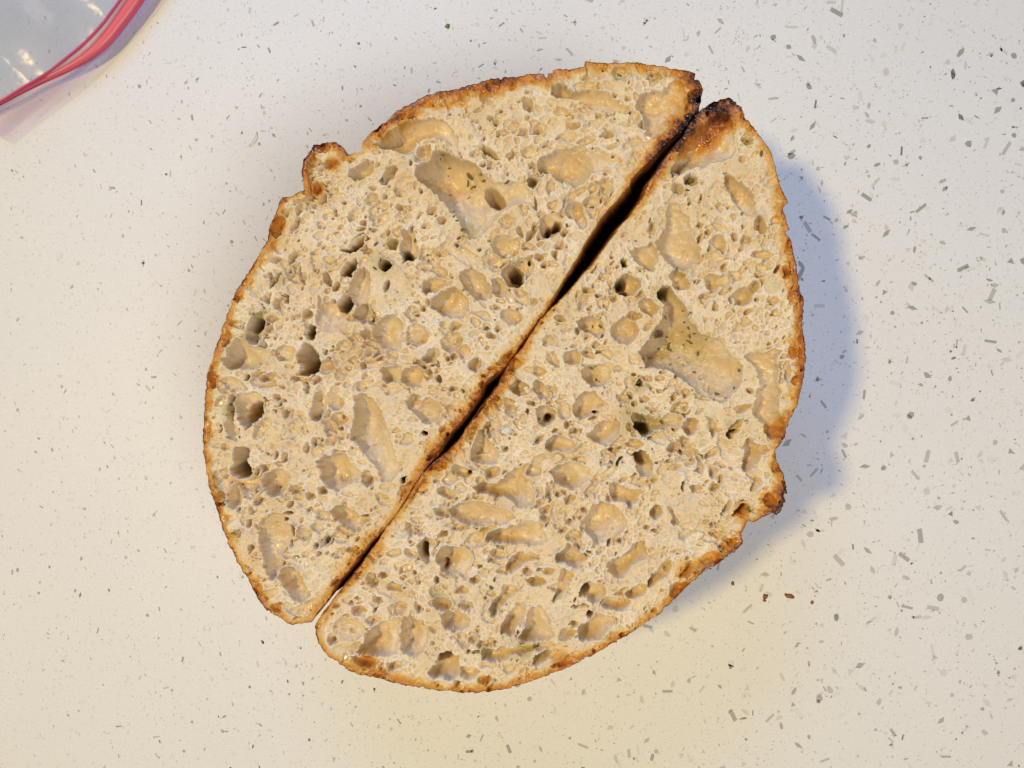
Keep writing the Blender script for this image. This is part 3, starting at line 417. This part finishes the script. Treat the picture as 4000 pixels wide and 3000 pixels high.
for t, L in PE.items():
    o = ORG[t]
    for cx, cy, rx, ry, an, dep in L:
        dep = min(dep*1.15, 1.5*min(rx, ry)*K_+30) if dep < 150 else min(dep*1.2, 4.5*min(rx, ry)*K_+110)
        cx, cy, rx, ry = o[0]+cx*K_, o[1]+cy*K_, rx*K_*1.04, ry*K_*1.04; m = max(rx, ry)*1.5+10
        s = win(cx-m, cy-m, cx+m, cy+m); k = min(1, min(rx, ry)/14)
        X = GX[s]+(WXn[s]-GX[s])*k-cx; Y = GY[s]+(WYn[s]-GY[s])*k-cy; c, n = math.cos(R(an)), math.sin(R(an))
        r = np.sqrt(((X*c+Y*n)/rx)**2+((-X*n+Y*c)/ry)**2)-JAG[s]*.75*min(1, min(rx, ry)/16)/min(rx, ry); r = np.clip(r, 0, None)
        th = rng.uniform(0, 6.28); g = np.clip(.65+.6*(X/max(rx, ry)*math.cos(th)+Y/max(rx, ry)*math.sin(th)), .3, 1); g = 1-(1-g)*(.9 if dep < 62 else .3)
        bowl = dep*g*np.sqrt(np.clip(1-r**(2.0+rng.uniform(0, 1.2)), 0, 1)); D[s] = np.maximum(D[s], bowl)
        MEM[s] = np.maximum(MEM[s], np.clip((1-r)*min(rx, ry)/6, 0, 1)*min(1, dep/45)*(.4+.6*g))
        RIM[s] = np.maximum(RIM[s], .8*np.where(r > 1, np.exp(-((r-1)*min(rx, ry)/6)**2), 0))
def blur(A, n=2):
    for _ in range(n):
        P = np.pad(A, 1, mode='edge'); A = (P[:-2, 1:-1]+P[2:, 1:-1]+P[1:-1, :-2]+P[1:-1, 2:]+2*P[1:-1, 1:-1])/6
    return A
wk_ = np.clip((D-18)/45, 0, 1); D = D*(1-wk_)+blur(D, 4)*wk_
BIG = D.copy()
# coarse distances (every 2nd ring vertex) evaluated on a coarser grid and upsampled
cs = 4
cX, cY = GX[::cs, ::cs], GY[::cs, ::cs]
def upsample(c):
    jj = np.clip(np.arange(NY)/cs, 0, c.shape[0]-1.001); ii = np.clip(np.arange(NX)/cs, 0, c.shape[1]-1.001)
    j, i = jj.astype(int), ii.astype(int); b, a = (jj-j)[:, None], (ii-i)[None, :]
    return (c[j][:, i]*(1-a)+c[j][:, i+1]*a)*(1-b)+(c[j+1][:, i]*(1-a)+c[j+1][:, i+1]*a)*b
for who in (1, 2):
    ring, isgap = edges[who]
    for arr, sel in ((SD_out, ~isgap), (SD_gap, isgap)):
        q = ring[sel][::2]; P = np.c_[cX.ravel(), cY.ravel()]
        best = np.full(len(P), 1e9)
        for k in range(0, len(q), 64):
            e = ((P[:, None, :]-q[None, k:k+64])**2).sum(2).min(1); best = np.minimum(best, e)
        d = upsample(np.sqrt(best).reshape(cX.shape)); m = WHO == who; arr[m] = d[m]
def anch(A):
    P = np.c_[cX.ravel(), cY.ravel()]; A = np.array(A); w = 1/(((P[:, None]-A[None, :, :2])**2).sum(2)+400)**1.6
    w /= w.sum(1)[:, None]
    return upsample((w@A[:, 2]).reshape(cX.shape)), upsample((w@A[:, 3]).reshape(cX.shape))
wo, ao = anch(OUT_T); wg, ag = anch(GAP_T)
nz = vnoise(40, 21)*.5+vnoise(16, 22)*.35+vnoise(7, 23)*.3
to = .88*ao*np.clip(1.15-(SD_out/(1.2*wo*(1+.55*nz)+1)), 0, 1)**.8*(1+.35*nz)
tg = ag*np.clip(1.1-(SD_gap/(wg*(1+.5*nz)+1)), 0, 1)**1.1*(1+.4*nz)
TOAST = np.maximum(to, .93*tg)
for x, y, r, a in SPOT_T:
    TOAST = np.maximum(TOAST, .82*a*np.exp(-(((GX-x)**2+(GY-y)**2)/r**2)**1.5)*(1+.35*nz))
TOAST = np.clip(TOAST, 0, 1)
HERB = np.zeros_like(GX)
for x, y, r in HERB_S: HERB = np.maximum(HERB, np.exp(-((GX-x)**2+(GY-y)**2)/r**2))
HERB = np.clip(HERB*(1.25+1.0*nz), 0, 1)
inner = np.clip(BIG/30, 0, 1)
# bubble bowls: depth and openness differ from bubble to bubble
wallA = np.clip((fA2-fA1-.10)/.42, 0, 1); wallA = wallA*wallA*(3-2*wallA)
wallB = np.clip((fB2-fB1)/.5, 0, 1); wallB = wallB*wallB*(3-2*wallB)
openA = np.clip((rndA2-.18)*2.6, 0, 1)*np.clip(.95+.6*vnoise(150, 71), .25, 1)
bowlA = SIZE*(.28+.85*rndA**1.5)*openA*wallA*np.clip(1.15-fA1*.5, .3, 1)
bowlB = SIZE*.42*(.08+.42*rndB)*wallB*(1-.75*openA*wallA)
BC = blur(BIG, 6)
sizeC = np.where((cr < .30) & (BC < 2), cd_*np.clip(.55+1.2*vnoise(200, 81), .15, 1.2), 0)
rC_ = np.clip(fC1+.10*(rndA-.5)*2, 0, None)
bowlC = SIZE*1.9*sizeC*np.sqrt(np.clip(1-(rC_/.78)**2.4, 0, 1))
PINS = np.where((rndB > .975) & (fB1 < .55), 9*np.sqrt(np.clip(1-(fB1/.55)**2, 0, 1)), 0)*(1-inner*.5)
PINA = np.where((rndA2 > .95) & (rndA > .35), 1.1*SIZE*np.sqrt(np.clip(1-(fA1/.75)**2, 0, 1)), 0)*(1-inner*.7)
RIM2 = RIM*(.30+np.clip(vnoise(28, 38)*1.3, -.25, 1))*(1-inner)
H = 7*vnoise(190, 34)+8*vnoise(60, 35)+3.0*vnoise(24, 36)+.3*vnoise(6.5, 37)
H += 11*RIM2
att = 1-.55*inner
H -= BIG*(1+.08*vnoise(30, 39))*(1-.5*np.clip(to*1.8, 0, 1)) + att*(bowlA+bowlB) + PINS + PINA + bowlC*(SD_out > 18)*(SD_gap > 14)
u_, v_ = GX*np.cos(ANG)+GY*np.sin(ANG), -GX*np.sin(ANG)+GY*np.cos(ANG)
H -= inner*(3*vnoise(40, 40)+1.6*vnoise(9, 48, u_*.25+900, v_*.8+1500))
H -= 6*np.exp(-SD_out/6)+ 5*np.exp(-SD_gap/9)
H += TOAST*(2*vnoise(7, 49)+2.5*vnoise(15, 50))
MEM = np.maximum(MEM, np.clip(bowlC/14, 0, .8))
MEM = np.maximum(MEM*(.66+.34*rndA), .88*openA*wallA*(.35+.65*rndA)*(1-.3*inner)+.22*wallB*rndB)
RIMA = np.clip(RIM2*2.0, 0, 1)*np.clip(1-TOAST*4, 0, 1)
RIMA = np.maximum(RIMA, np.clip(1-wallA*1.3, 0, 1)*np.clip(.40+1.0*vnoise(110, 61), 0, .8)*(1-.7*inner)*np.clip(1-TOAST*4, 0, 1))
# ---------------------------------------------------------------- meshes
hv = (ZC-FACE)/FPX
def to_world(px, py, h): return np.c_[(px-2000)*hv, -(py-1500)*hv, FACE+h*1e-4]
cen = (GX[:-1, :-1]+G_/2, GY[:-1, :-1]+G_/2)
def centre_line(P):
    """nearest point on the line midway between the two gap edges"""
    lg, rg = refine(left_gap, 12, 0, 0), refine(right_gap, 12, 0, 0)
    n = len(left_gap)
    lg = lg[:int(np.argmin(((lg-np.array(left_gap[-1]))**2).sum(1)))+1]; rg = rg[:int(np.argmin(((rg-np.array(right_gap[-1]))**2).sum(1)))+1]
    mid = np.array([(p+rg[((rg-p)**2).sum(1).argmin()])/2 for p in lg])
    d, q = segdist(P, mid[:-1], mid[1:]); return q
LAB = {1: 'left half of cut loaf, cut face up, curled crust ear at its upper left edge',
       2: 'right half of cut loaf, cut face up, charred ear beside the blue shadow'}
halves = {}
axis_mid = np.array([1960., 1430.])
for who in (1, 2):
    ring, isgap = edges[who]
    root = empty('sourdough_half', (0, 0, 0), label=LAB[who], category='bread', group='halves of the cut sourdough loaf')
    c = np.array(ring).mean(0); root.location = tuple(to_world(np.array([c[0]]), np.array([c[1]]), np.array([-900.]))[0])
    loc = np.array(root.location); halves[who] = (root, loc)
    W4 = (WHO[:-1, :-1] == who).astype(int)+(WHO[1:, :-1] == who)+(WHO[:-1, 1:] == who)+(WHO[1:, 1:] == who)
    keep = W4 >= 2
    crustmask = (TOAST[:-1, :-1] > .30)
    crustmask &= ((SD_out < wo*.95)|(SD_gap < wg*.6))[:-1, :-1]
    PX, PY, PH = GX.copy(), GY.copy(), H.copy(); TT = TOAST.copy()
    used = np.zeros(GX.shape, bool)
    for dj in (0, 1):
        for di in (0, 1): used[dj:NY-1+dj, di:NX-1+di] |= keep
    bad = used & (WHO != who)      # vertices outside the silhouette: pull them onto it
    P = np.c_[GX[bad], GY[bad]]; q = np.array(ring); idx = np.concatenate([((P[k:k+500, None]-q[None])**2).sum(2).argmin(1) for k in range(0, len(P), 500)])
    jj, ii = np.where(bad)
    PX[bad], PY[bad] = q[idx, 0], q[idx, 1]; PH[bad] = -8-3*rng.random(len(P))
    # toast of a pulled vertex = that of its nearest inside grid vertex
    ins = used & (WHO == who)
    for j, i in zip(jj, ii):
        a = slice(max(0, j-2), j+3), slice(max(0, i-2), i+3); m = ins[a]
        if m.any(): TT[j, i] = TOAST[a][m].max()
    for part, msk in (('crumb', keep & ~crustmask), ('crust', keep & crustmask)):
        j, i = np.where(msk)
        f = np.c_[j*NX+i, (j+1)*NX+i, (j+1)*NX+i+1, j*NX+i+1]
        u, inv = np.unique(f.ravel(), return_inverse=True); f = inv.reshape(f.shape)
        V = to_world(PX.ravel()[u], PY.ravel()[u], PH.ravel()[u])-loc
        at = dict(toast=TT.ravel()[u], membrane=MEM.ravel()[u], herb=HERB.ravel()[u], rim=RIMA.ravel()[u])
        F = [f]
        if part == 'crust':
            # outer wall: rings from the rim down to the foot
            n = len(ring); L = []; tv = []
            base = np.where(isgap)[0]; gm = ring[base].mean(0)
            cl = centre_line(ring)
            depths = [-6, -26, -70, -120, -180, -260, -360, -480, -620, -760, -860, -899]
            side = 1 if who == 2 else -1
            for k, dz in enumerate(depths):
                t = -dz/900.; s = math.sqrt(max(0, 1-(.86*t)**2.2))
                p = gm+(ring-gm)*(s+.0*t)
                bul = 4*math.sin(min(1, -dz/60.)*math.pi)
                dirn = (ring-c)/np.linalg.norm(ring-c, axis=1)[:, None]
                p = np.where(isgap[:, None], p, p+dirn*bul)
                cp = gm+(cl-gm)*s+np.array([[.82, .57]])*(14*math.sin(min(1, -dz/420.)*math.pi))
                off = ring-cl; offn = off/(np.linalg.norm(off, axis=1)[:, None]+1e-6)
                gw = 2*np.linalg.norm(off, axis=1)[:, None]; kk = np.clip(-dz/np.clip(4.0*gw, 22, 230), 0, 1); ww = kk*kk*(3-2*kk)
                # burnt base bulges towards the other half lower down
                pg = p*(1-ww)+(cp+np.array([[side*.8, side*.55]]))*ww
                p = np.where(isgap[:, None], pg, p)
                nzv = vnoise(26, 90+k, p[:, 0], p[:, 1]); nzw = vnoise(60, 110, p[:, 0]+dz*.8, p[:, 1])
                p = p+dirn*(nzv*2+nzw*5)[:, None]*min(1, k*.4)*np.where(isgap[:, None] & (k > 3), 0, 1)
                L.append(to_world(p[:, 0], p[:, 1], np.full(n, float(dz)))-loc)
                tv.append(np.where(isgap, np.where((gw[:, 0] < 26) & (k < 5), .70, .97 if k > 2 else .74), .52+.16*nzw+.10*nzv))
            # near the rim the wall takes the colour of the edge
            ri = np.clip(((ring[:, 0]-X0)/G_).astype(int), 2, NX-3); rj = np.clip(((ring[:, 1]-Y0)/G_).astype(int), 2, NY-3)
            edge_t = np.max([TT[rj+a, ri+b] for a in (-2, 0, 2) for b in (-2, 0, 2)], axis=0)
            tv[0] = edge_t; tv[1] = np.where(isgap, edge_t*.6+.22, edge_t)
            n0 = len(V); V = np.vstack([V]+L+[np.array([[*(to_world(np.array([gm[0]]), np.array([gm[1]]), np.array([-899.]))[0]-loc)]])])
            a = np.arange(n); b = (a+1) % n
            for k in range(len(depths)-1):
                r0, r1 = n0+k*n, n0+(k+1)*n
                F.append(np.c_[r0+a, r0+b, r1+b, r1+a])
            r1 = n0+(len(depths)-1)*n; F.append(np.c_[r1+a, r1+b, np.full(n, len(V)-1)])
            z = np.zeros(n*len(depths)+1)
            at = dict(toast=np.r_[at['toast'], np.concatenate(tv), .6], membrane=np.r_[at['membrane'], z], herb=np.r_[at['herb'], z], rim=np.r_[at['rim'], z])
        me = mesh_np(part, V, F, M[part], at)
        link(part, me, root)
# torn tatters of crumb standing up from the cut
def tatter(seed):
    r = random.Random(seed); n = 11; V = []; F = []
    for lvl, (q, z) in enumerate(((1.0, 0), (.85, .35), (.35, .5))):
        for k in range(n): a = 6.283*k/n; rr = q*r.uniform(.55, 1.35); V.append((rr*math.cos(a)*1.5, rr*math.sin(a)*.8, z*r.uniform(.6, 1.5)))
    V.append((0, 0, .45))
    for l in range(2):
        for k in range(n): a, b = l*n+k, l*n+(k+1) % n; F.append((a, b, b+n)); F.append((a, b+n, a+n))
    for k in range(n): F.append((2*n+k, 2*n+(k+1) % n, 3*n))
    z = np.zeros(len(V)); return mesh_np('crumb_tatter', np.array(V), np.array(F), M['crumb'], dict(toast=z, membrane=z, herb=z, rim=z+1.1))
tats = [tatter(s) for s in range(4)]
for t, x, y, s in [('G', 1165, 500, 1.9), ('G', 1060, 740, 2.2), ('G', 940, 390, 1.4), ('G', 580, 880, .9), ('G', 1210, 545, 1.2), ('H', 810, 1105, 1.5), ('H', 860, 1315, 1.0), ('H', 345, 255, 1.1), ('B', 310, 1065, 1.8), ('B', 1430, 1060, 1.6), ('J', 1105, 455, 1.6), ('B', 1415, 1240, 1.6), ('D', 1080, 665, 1.5), ('D', 1130, 890, 1.5), ('A', 620, 870, 1.6), ('C', 1440, 870, 1.2), ('D', 1570, 50, 1.3), ('B', 880, 990, 1.3), ('D', 450, 1230, 1.4), ('E', 370, 700, 1.3), ('E', 1560, 590, 1.4)]:
    o = ORG[t]; px, py = o[0]+x*K_, o[1]+y*K_; i, j = int((px-X0)/G_), int((py-Y0)/G_)
    if WHO[j, i] == 0: continue
    root, loc = halves[WHO[j, i]]; ob = link('crumb_tatter', random.choice(tats), root)
    ob.location = tuple(to_world(np.array([px]), np.array([py]), np.array([H[j-2:j+3, i-2:i+3].mean()-1]))[0]-loc)
    sz = s*7.5e-4; ob.scale = (sz, sz, sz*.8); ob.rotation_euler = (random.uniform(-.3, .3), random.uniform(-.3, .3), random.uniform(0, 6.28))
# herb flecks: small curled leaf scraps lying on the relief
def leaf_mesh(name, seed, mat):
    r = random.Random(seed); n = 8; pts = []; F = []
    L, wd = 1.0, r.uniform(.25, .45)
    for k in range(n):
        a = 2*math.pi*k/n; x = L*math.cos(a)*r.uniform(.85, 1.1); y = wd*math.sin(a)*r.uniform(.75, 1.15)
        pts.append((x, y, .12*x*x)); 
    top = [(x, y, z+.16) for x, y, z in pts]
    V = pts+top+[(0, 0, -.02), (0, 0, .26)]
    for k in range(n):
        k2 = (k+1) % n; F += [(k, k2, n+k2), (k, n+k2, n+k), (n+k, n+k2, 2*n+1), (k2, k, 2*n)]
    return mesh_np(name, np.array(V), np.array(F), mat)
leaves = [leaf_mesh('herb_fleck', s, M['herb']) for s in range(5)]
for t, L in HB.items():
    o = ORG[t]
    for x, y, s in L:
        px, py = o[0]+x*K_, o[1]+y*K_; i, j = int((px-X0)/G_), int((py-Y0)/G_)
        who = WHO[j, i]
        if who == 0: continue
        root, loc = halves[who]
        ob = link('herb_fleck', random.choice(leaves), root)
        h = H[j-1:j+2, i-1:i+2].max()
        ob.location = tuple(to_world(np.array([px]), np.array([py]), np.array([h-1.5]))[0]-loc)
        sz = s*7.6e-4*random.uniform(.7, 1.25); ob.scale = (sz, sz*random.uniform(.7, 1.8), sz*.7)
        ob.rotation_euler = (random.uniform(-.4, .4), random.uniform(-.4, .4), random.uniform(0, 6.28))
# ---------------------------------------------------------------- countertop and its quartz chips
me = mesh_np('countertop', np.array([(-1.2, -1.0, 0), (1.2, -1.0, 0), (1.2, 1.0, 0), (-1.2, 1.0, 0), (-1.2, -1.0, -.03), (1.2, -1.0, -.03), (1.2, 1.0, -.03), (-1.2, 1.0, -.03)]),
             np.array([(0, 1, 2, 3), (7, 6, 5, 4), (0, 4, 5, 1), (1, 5, 6, 2), (2, 6, 7, 3), (3, 7, 4, 0)]), M['counter'], smooth=False)
counter = link('countertop', me, kind='structure')
rc = random.Random(5)
def chip_poly(r, kind):
    if kind == 0: n = 4; a0 = r.random(); L = r.uniform(1.0, 1.6); wd = r.uniform(.3, .55); P = [(-L, -wd), (L, -wd*r.uniform(.8, 1.1)), (L*r.uniform(.9, 1.05), wd), (-L*r.uniform(.85, 1.1), wd)]
    elif kind == 1: P = [(-1.3, -.3), (.2, -.55), (1.2, .1), (-.1, .7)]; P = [(x*r.uniform(.8, 1.2), y*r.uniform(.7, 1.2)) for x, y in P]
    elif kind == 2: P = [(math.cos(k*1.0472)*r.uniform(.7, 1.15), math.sin(k*1.0472)*r.uniform(.5, .9)) for k in range(6)]
    elif kind == 3: P = [(-.9, -.5), (1.0, -.3), (-.1, .8)]; P = [(x*r.uniform(.8, 1.2), y*r.uniform(.7, 1.2)) for x, y in P]
    else: P = [(math.cos(k*.8976)*r.uniform(1.0, 1.3), math.sin(k*.8976)*r.uniform(.35, .55)) for k in range(7)]
    return P
HT = 3e-5
def chip_arrays(P): 
    n = len(P); V = [(x, y, 0) for x, y in P]+[(x*.96, y*.96, 1) for x, y in P]
    return V, [tuple(range(n, 2*n))]+[(k, (k+1) % n, n+(k+1) % n, n+k) for k in range(n)]
variants = []
for k in range(20):
    V, F = chip_arrays(chip_poly(rc, k % 5)); me = bpy.data.meshes.new('quartz_chip'); me.from_pydata(V, [], F)
    variants.append([me])
protos = []
for v in variants:
    row = []
    for c in range(5):
        m = v[0].copy(); m.materials.append(M['chip%d' % c]); row.append(m)
    protos.append(row)
allc = []
for k in range(42000):
    px, py = rc.uniform(-1000, 5000), rc.uniform(-900, 3900)
    fx = min(1.1, max(-.1, px/4000))
    s = 2.1*math.exp(rc.gauss(0, .5))
    if rc.random() < .07: s = rc.uniform(6, 12.5)
    s *= .72+.70*fx
    if fx > .5 and s > 8: s *= 1.15
    if px < 1800 and s > 9.5: s *= .75
    an = rc.gauss(-1.4, .55) if fx < .45 else rc.uniform(0, 6.28)
    if rc.random() < .25: an = rc.uniform(0, 6.28)
    cidx = rc.choices([0, 1, 2, 3, 4], [30, 30, 20, 5, 26] if s > 5 else [34, 32, 18, 3, 24])[0]
    allc.append((s, px, py, an, rc.choice([0, 5, 10, 15, 1, 6, 11, 16, 2, 7, 12, 17, 4, 9, 14, 19, 0, 5, 3, 8, 13]), cidx))
allc.sort(reverse=True)
ct = np.zeros(3)
def vis(px, py): return 0 < px < 4000 and 0 < py < 3000
def hidden(px, py): return ((px-1950)/900)**2+((py-1450)/900)**2 < 1
n_part = 0; rest = {c: ([], []) for c in range(5)}
for s, px, py, an, vi, ci in allc:
    if hidden(px, py): continue
    x, y, _ = W(px, py, 0); sc_ = s*ZC/FPX
    if n_part < 295 and vis(px, py):
        o = link('quartz_chip', protos[vi][ci], counter); o.location = (x, y, 0); o.rotation_euler = (0, 0, an); o.scale = (sc_, sc_, HT); n_part += 1
    else:
        V, F = rest[ci]; b = len(V); ca, sa = math.cos(an), math.sin(an); src = protos[vi][ci]
        for v in src.vertices: V.append((x+sc_*(v.co.x*ca-v.co.y*sa), y+sc_*(v.co.x*sa+v.co.y*ca), v.co.z*HT))
        for p in src.polygons: F.append(tuple(b+q for q in p.vertices))
V, F, mi = [], [], []
for c in range(5):
    b = len(V); V += rest[c][0]; F += [tuple(b+q for q in f) for f in rest[c][1]]; mi += [c]*len(rest[c][1])
me = bpy.data.meshes.new('small_quartz_chips'); me.from_pydata(V, [], F)
for c in range(5): me.materials.append(M['chip%d' % c])
me.polygons.foreach_set('material_index', mi)
link('small_quartz_chips', me, counter, kind='stuff')
# ---------------------------------------------------------------- scraps on the counter
def scrap(name, px, py, size, mat, seed, label, cat, elong=1.0, rot=0, group=None):
    r = random.Random(seed); bm_V = []; n = 9
    V = [(0, 0, 1.0)]; F = []
    for lvl, (rad, z) in enumerate(((.7, .8), (1.0, .35), (.8, 0))):
        for k in range(n): a = 6.283*k/n; q = rad*r.uniform(.65, 1.25); V.append((q*math.cos(a)*elong, q*math.sin(a), z*r.uniform(.7, 1.2)))
    for k in range(n): F.append((0, 1+k, 1+(k+1) % n))
    for l in range(2):
        for k in range(n): a, b = 1+l*n+k, 1+l*n+(k+1) % n; F.append((a, a+n, b+n)); F.append((a, b+n, b))
    me = mesh_np(name, np.array(V), np.array(F), mat, smooth=False)
    o = link(name, me, label=label, category=cat); sz = 1.35*size*ZC/FPX
    if group: o['group'] = group
    o.location = W(px, py, 4e-5); o.scale = (sz, sz, sz*.7); o.rotation_euler = (0, 0, rot)
kx, ky = 2600, 1900
g = 'crumbs on the counter below the right half'
scrap('bread_crumb', kx+860*K_, ky+952*K_, 8, M['flake'], 1, 'rusty brown crumb on the counter, left one of the larger pair below the loaf', 'crumb', 1.1, .6, g)
scrap('bread_crumb', kx+853*K_, ky+985*K_, 5, M['flake'], 2, 'tiny dark crumb touching the underside of the left rusty crumb', 'crumb', 1.1, .2, g)
scrap('bread_crumb', kx+1072*K_, ky+948*K_, 7, M['flake'], 3, 'elongated bone-shaped rusty crumb, right one of the larger pair below the loaf', 'crumb', 2.1, -.35, g)
scrap('bread_crumb', kx+1266*K_, ky+1002*K_, 4.5, M['flake'], 4, 'small dark crumb farthest right of the crumbs below the loaf', 'crumb', 1.3, 1.5, g)
scrap('bread_crumb', kx+580*K_, ky+838*K_, 4.5, M['flake'], 5, 'small reddish crumb at the edge of the loaf shadow', 'crumb', 1.5, 1.3, g)
scrap('herb_scrap', 1748, 103, 6.5, M['green'], 6, 'tiny bright green herb scrap on the counter above the loaf', 'herb', 1.2, .5)
# thin pale straw
def tube(name, pts, rad, mat, parent=None, seg=6, flat=1.0):
    P = np.array(pts, float); V = []; F = []
    for k, p in enumerate(P):
        d = P[min(k+1, len(P)-1)]-P[max(k-1, 0)]; d /= np.linalg.norm(d)+1e-12
        u = np.cross(d, (0, 0, 1.)); u /= np.linalg.norm(u)+1e-12; v = np.cross(u, d)
        rr = rad[k] if hasattr(rad, '__len__') else rad
        for s in range(seg):
            a = 2*math.pi*s/seg; V.append(p+u*math.cos(a)*rr+v*math.sin(a)*rr*flat)
    for k in range(len(P)-1):
        for s in range(seg):
            a, b = k*seg+s, k*seg+(s+1) % seg; F.append((a, b, b+seg, a+seg))
    return mesh_np(name, np.array(V), np.array(F), mat)
pts = [W(1003, 515, .0004), W(998, 535, .0012), W(988, 553, .0012), (W(972, 571, .0004))]
o = link('straw_fibre', tube('straw_fibre', pts, 2.2e-4, M['straw']), label='thin pale straw-coloured fibre lying on the counter left of the curled ear', category='fibre')
# ---------------------------------------------------------------- zip bag in the corner
def poly_at(pts, n):
    P = np.array(pts, float); L = np.r_[0, np.cumsum(np.hypot(*np.diff(P, axis=0).T))]; t = np.linspace(0, L[-1], n)
    Q = np.c_[np.interp(t, L, P[:, 0]), np.interp(t, L, P[:, 1])]
    for _ in range(4): Q[1:-1] = (Q[:-2]+2*Q[1:-1]+Q[2:])/4
    return Q
N = 60
edge = poly_at([(95,1240),(150,1185),(300,1060),(500,900),(700,740),(830,610),(980,430),(1090,310),(1200,180),(1340,0),(1700,-500)], N)*K_
r_lo = poly_at([(-300,1060),(0,905),(200,795),(400,700),(560,630),(760,530),(900,430),(990,340),(1060,240),(1130,160),(1200,60),(1250,-10),(1580,-500)], N)*K_
r_hi = poly_at([(-300,1040),(0,885),(200,765),(400,665),(560,582),(700,490),(800,400),(880,310),(960,210),(1040,90),(1110,-10),(1460,-500)], N)*K_
mg = poly_at([(-300,1030),(0,880),(200,752),(400,640),(550,520),(700,400),(800,300),(900,190),(980,80),(1045,-10),(1380,-500)], N)*K_
zz = np.linspace(0, 1, N)
z_edge = .0015+.003*np.sin(zz*math.pi*.6); z_lo = .0030+.003*np.sin(zz*math.pi*.6); z_mg = z_lo+.003
def w3(Q, z): return np.array([W(a, b, c) for (a, b), c in zip(Q, z)])
bag = empty('zip_bag', W(150, 150, 0), label='clear plastic zip bag with red zip strip lying in the top left corner', category='plastic bag')
bl = np.array(bag.location)
def loft(name, rows, mat, parent, thick=0):
    A = np.array(rows); m, n = A.shape[:2]; V = A.reshape(-1, 3)-bl; F = []
    for r in range(m-1):
        for k in range(n-1): a = r*n+k; F.append((a, a+1, a+n+1, a+n))
    me = mesh_np(name, V, np.array(F), mat); o = link(name, me, parent)
    if thick: s = o.modifiers.new('thickness', 'SOLIDIFY'); s.thickness = thick; s.offset = 0
    return o
rb = np.random.default_rng(3)
# lip of the bag below the zip
lo3, ed3 = w3(r_lo, z_lo), w3(edge, z_edge)
rows = []
for k in range(9):
    t = k/8; p = lo3*(1-t)+ed3*t; p[:, 2] += .0008*np.sin(t*math.pi)*np.sin(zz*9+t*3); rows.append(p)
loft('bag_lip', rows, M['lip'], bag)
# second lip layer
rows = []
for k in range(7):
    t = k/6; p = lo3*(1-t)+ed3*t; p = p+np.array([-.0045, .0035, 0])*t; p[:, 2] = .0006+p[:, 2]*.25; rows.append(p)
loft('bag_lip', rows, M['lip'], bag)
# rumpled body of the bag, its unseen far end raised to block window light
mg3 = w3(mg, z_mg); rows = []; rows2 = []
for k in range(34):
    t = k/33; p = mg3+np.array([-.26, .20, 0])*t
    wx, wy = p[:, 0]*100, p[:, 1]*100
    wr = .0075*np.sin(.55*wx+.9*wy+1.2)*np.sin(.35*wx-.3*wy)+.004*np.sin(1.6*wx+1.1*wy+2*np.sin(.5*wy))+.0032*np.sin(3.1*wx-.8*wy+1.5*np.sin(wy))+.0015*np.sin(5.2*wx+4.1*wy)
    p[:, 2] = p[:, 2]*(1-.2*t)+wr*min(1, t*5)+.14*min(1, t*1.7)**1.4; p[:, 2] = np.maximum(p[:, 2], .004); rows.append(p)
    p2 = p.copy(); p2[:, 2] = np.maximum(.0012, p[:, 2]*.8-.003*np.sin(wx+wy)); rows2.append(p2)
loft('bag_film', rows, M['film'], bag)
loft('bag_film', rows2, M['film'], bag)
hi3 = w3(r_hi, z_lo+.0012)
loft('zip_track', [lo3, lo3*.66+hi3*.34+np.array([0, 0, .0012]), lo3*.33+hi3*.67+np.array([0, 0, .0012]), hi3], M['red'], bag, .0008)
loft('clear_strip', [hi3-np.array([0, 0, .0003]), (hi3+mg3)/2, mg3-np.array([0, 0, .0003])], M['pinkish'], bag, .0003)
me = tube('zip_ridge', mg3-bl, .0007, M['magenta']); link('zip_ridge', me, bag)
me = tube('zip_ridge', lo3-bl, .0006, M['magenta']); link('zip_ridge', me, bag)
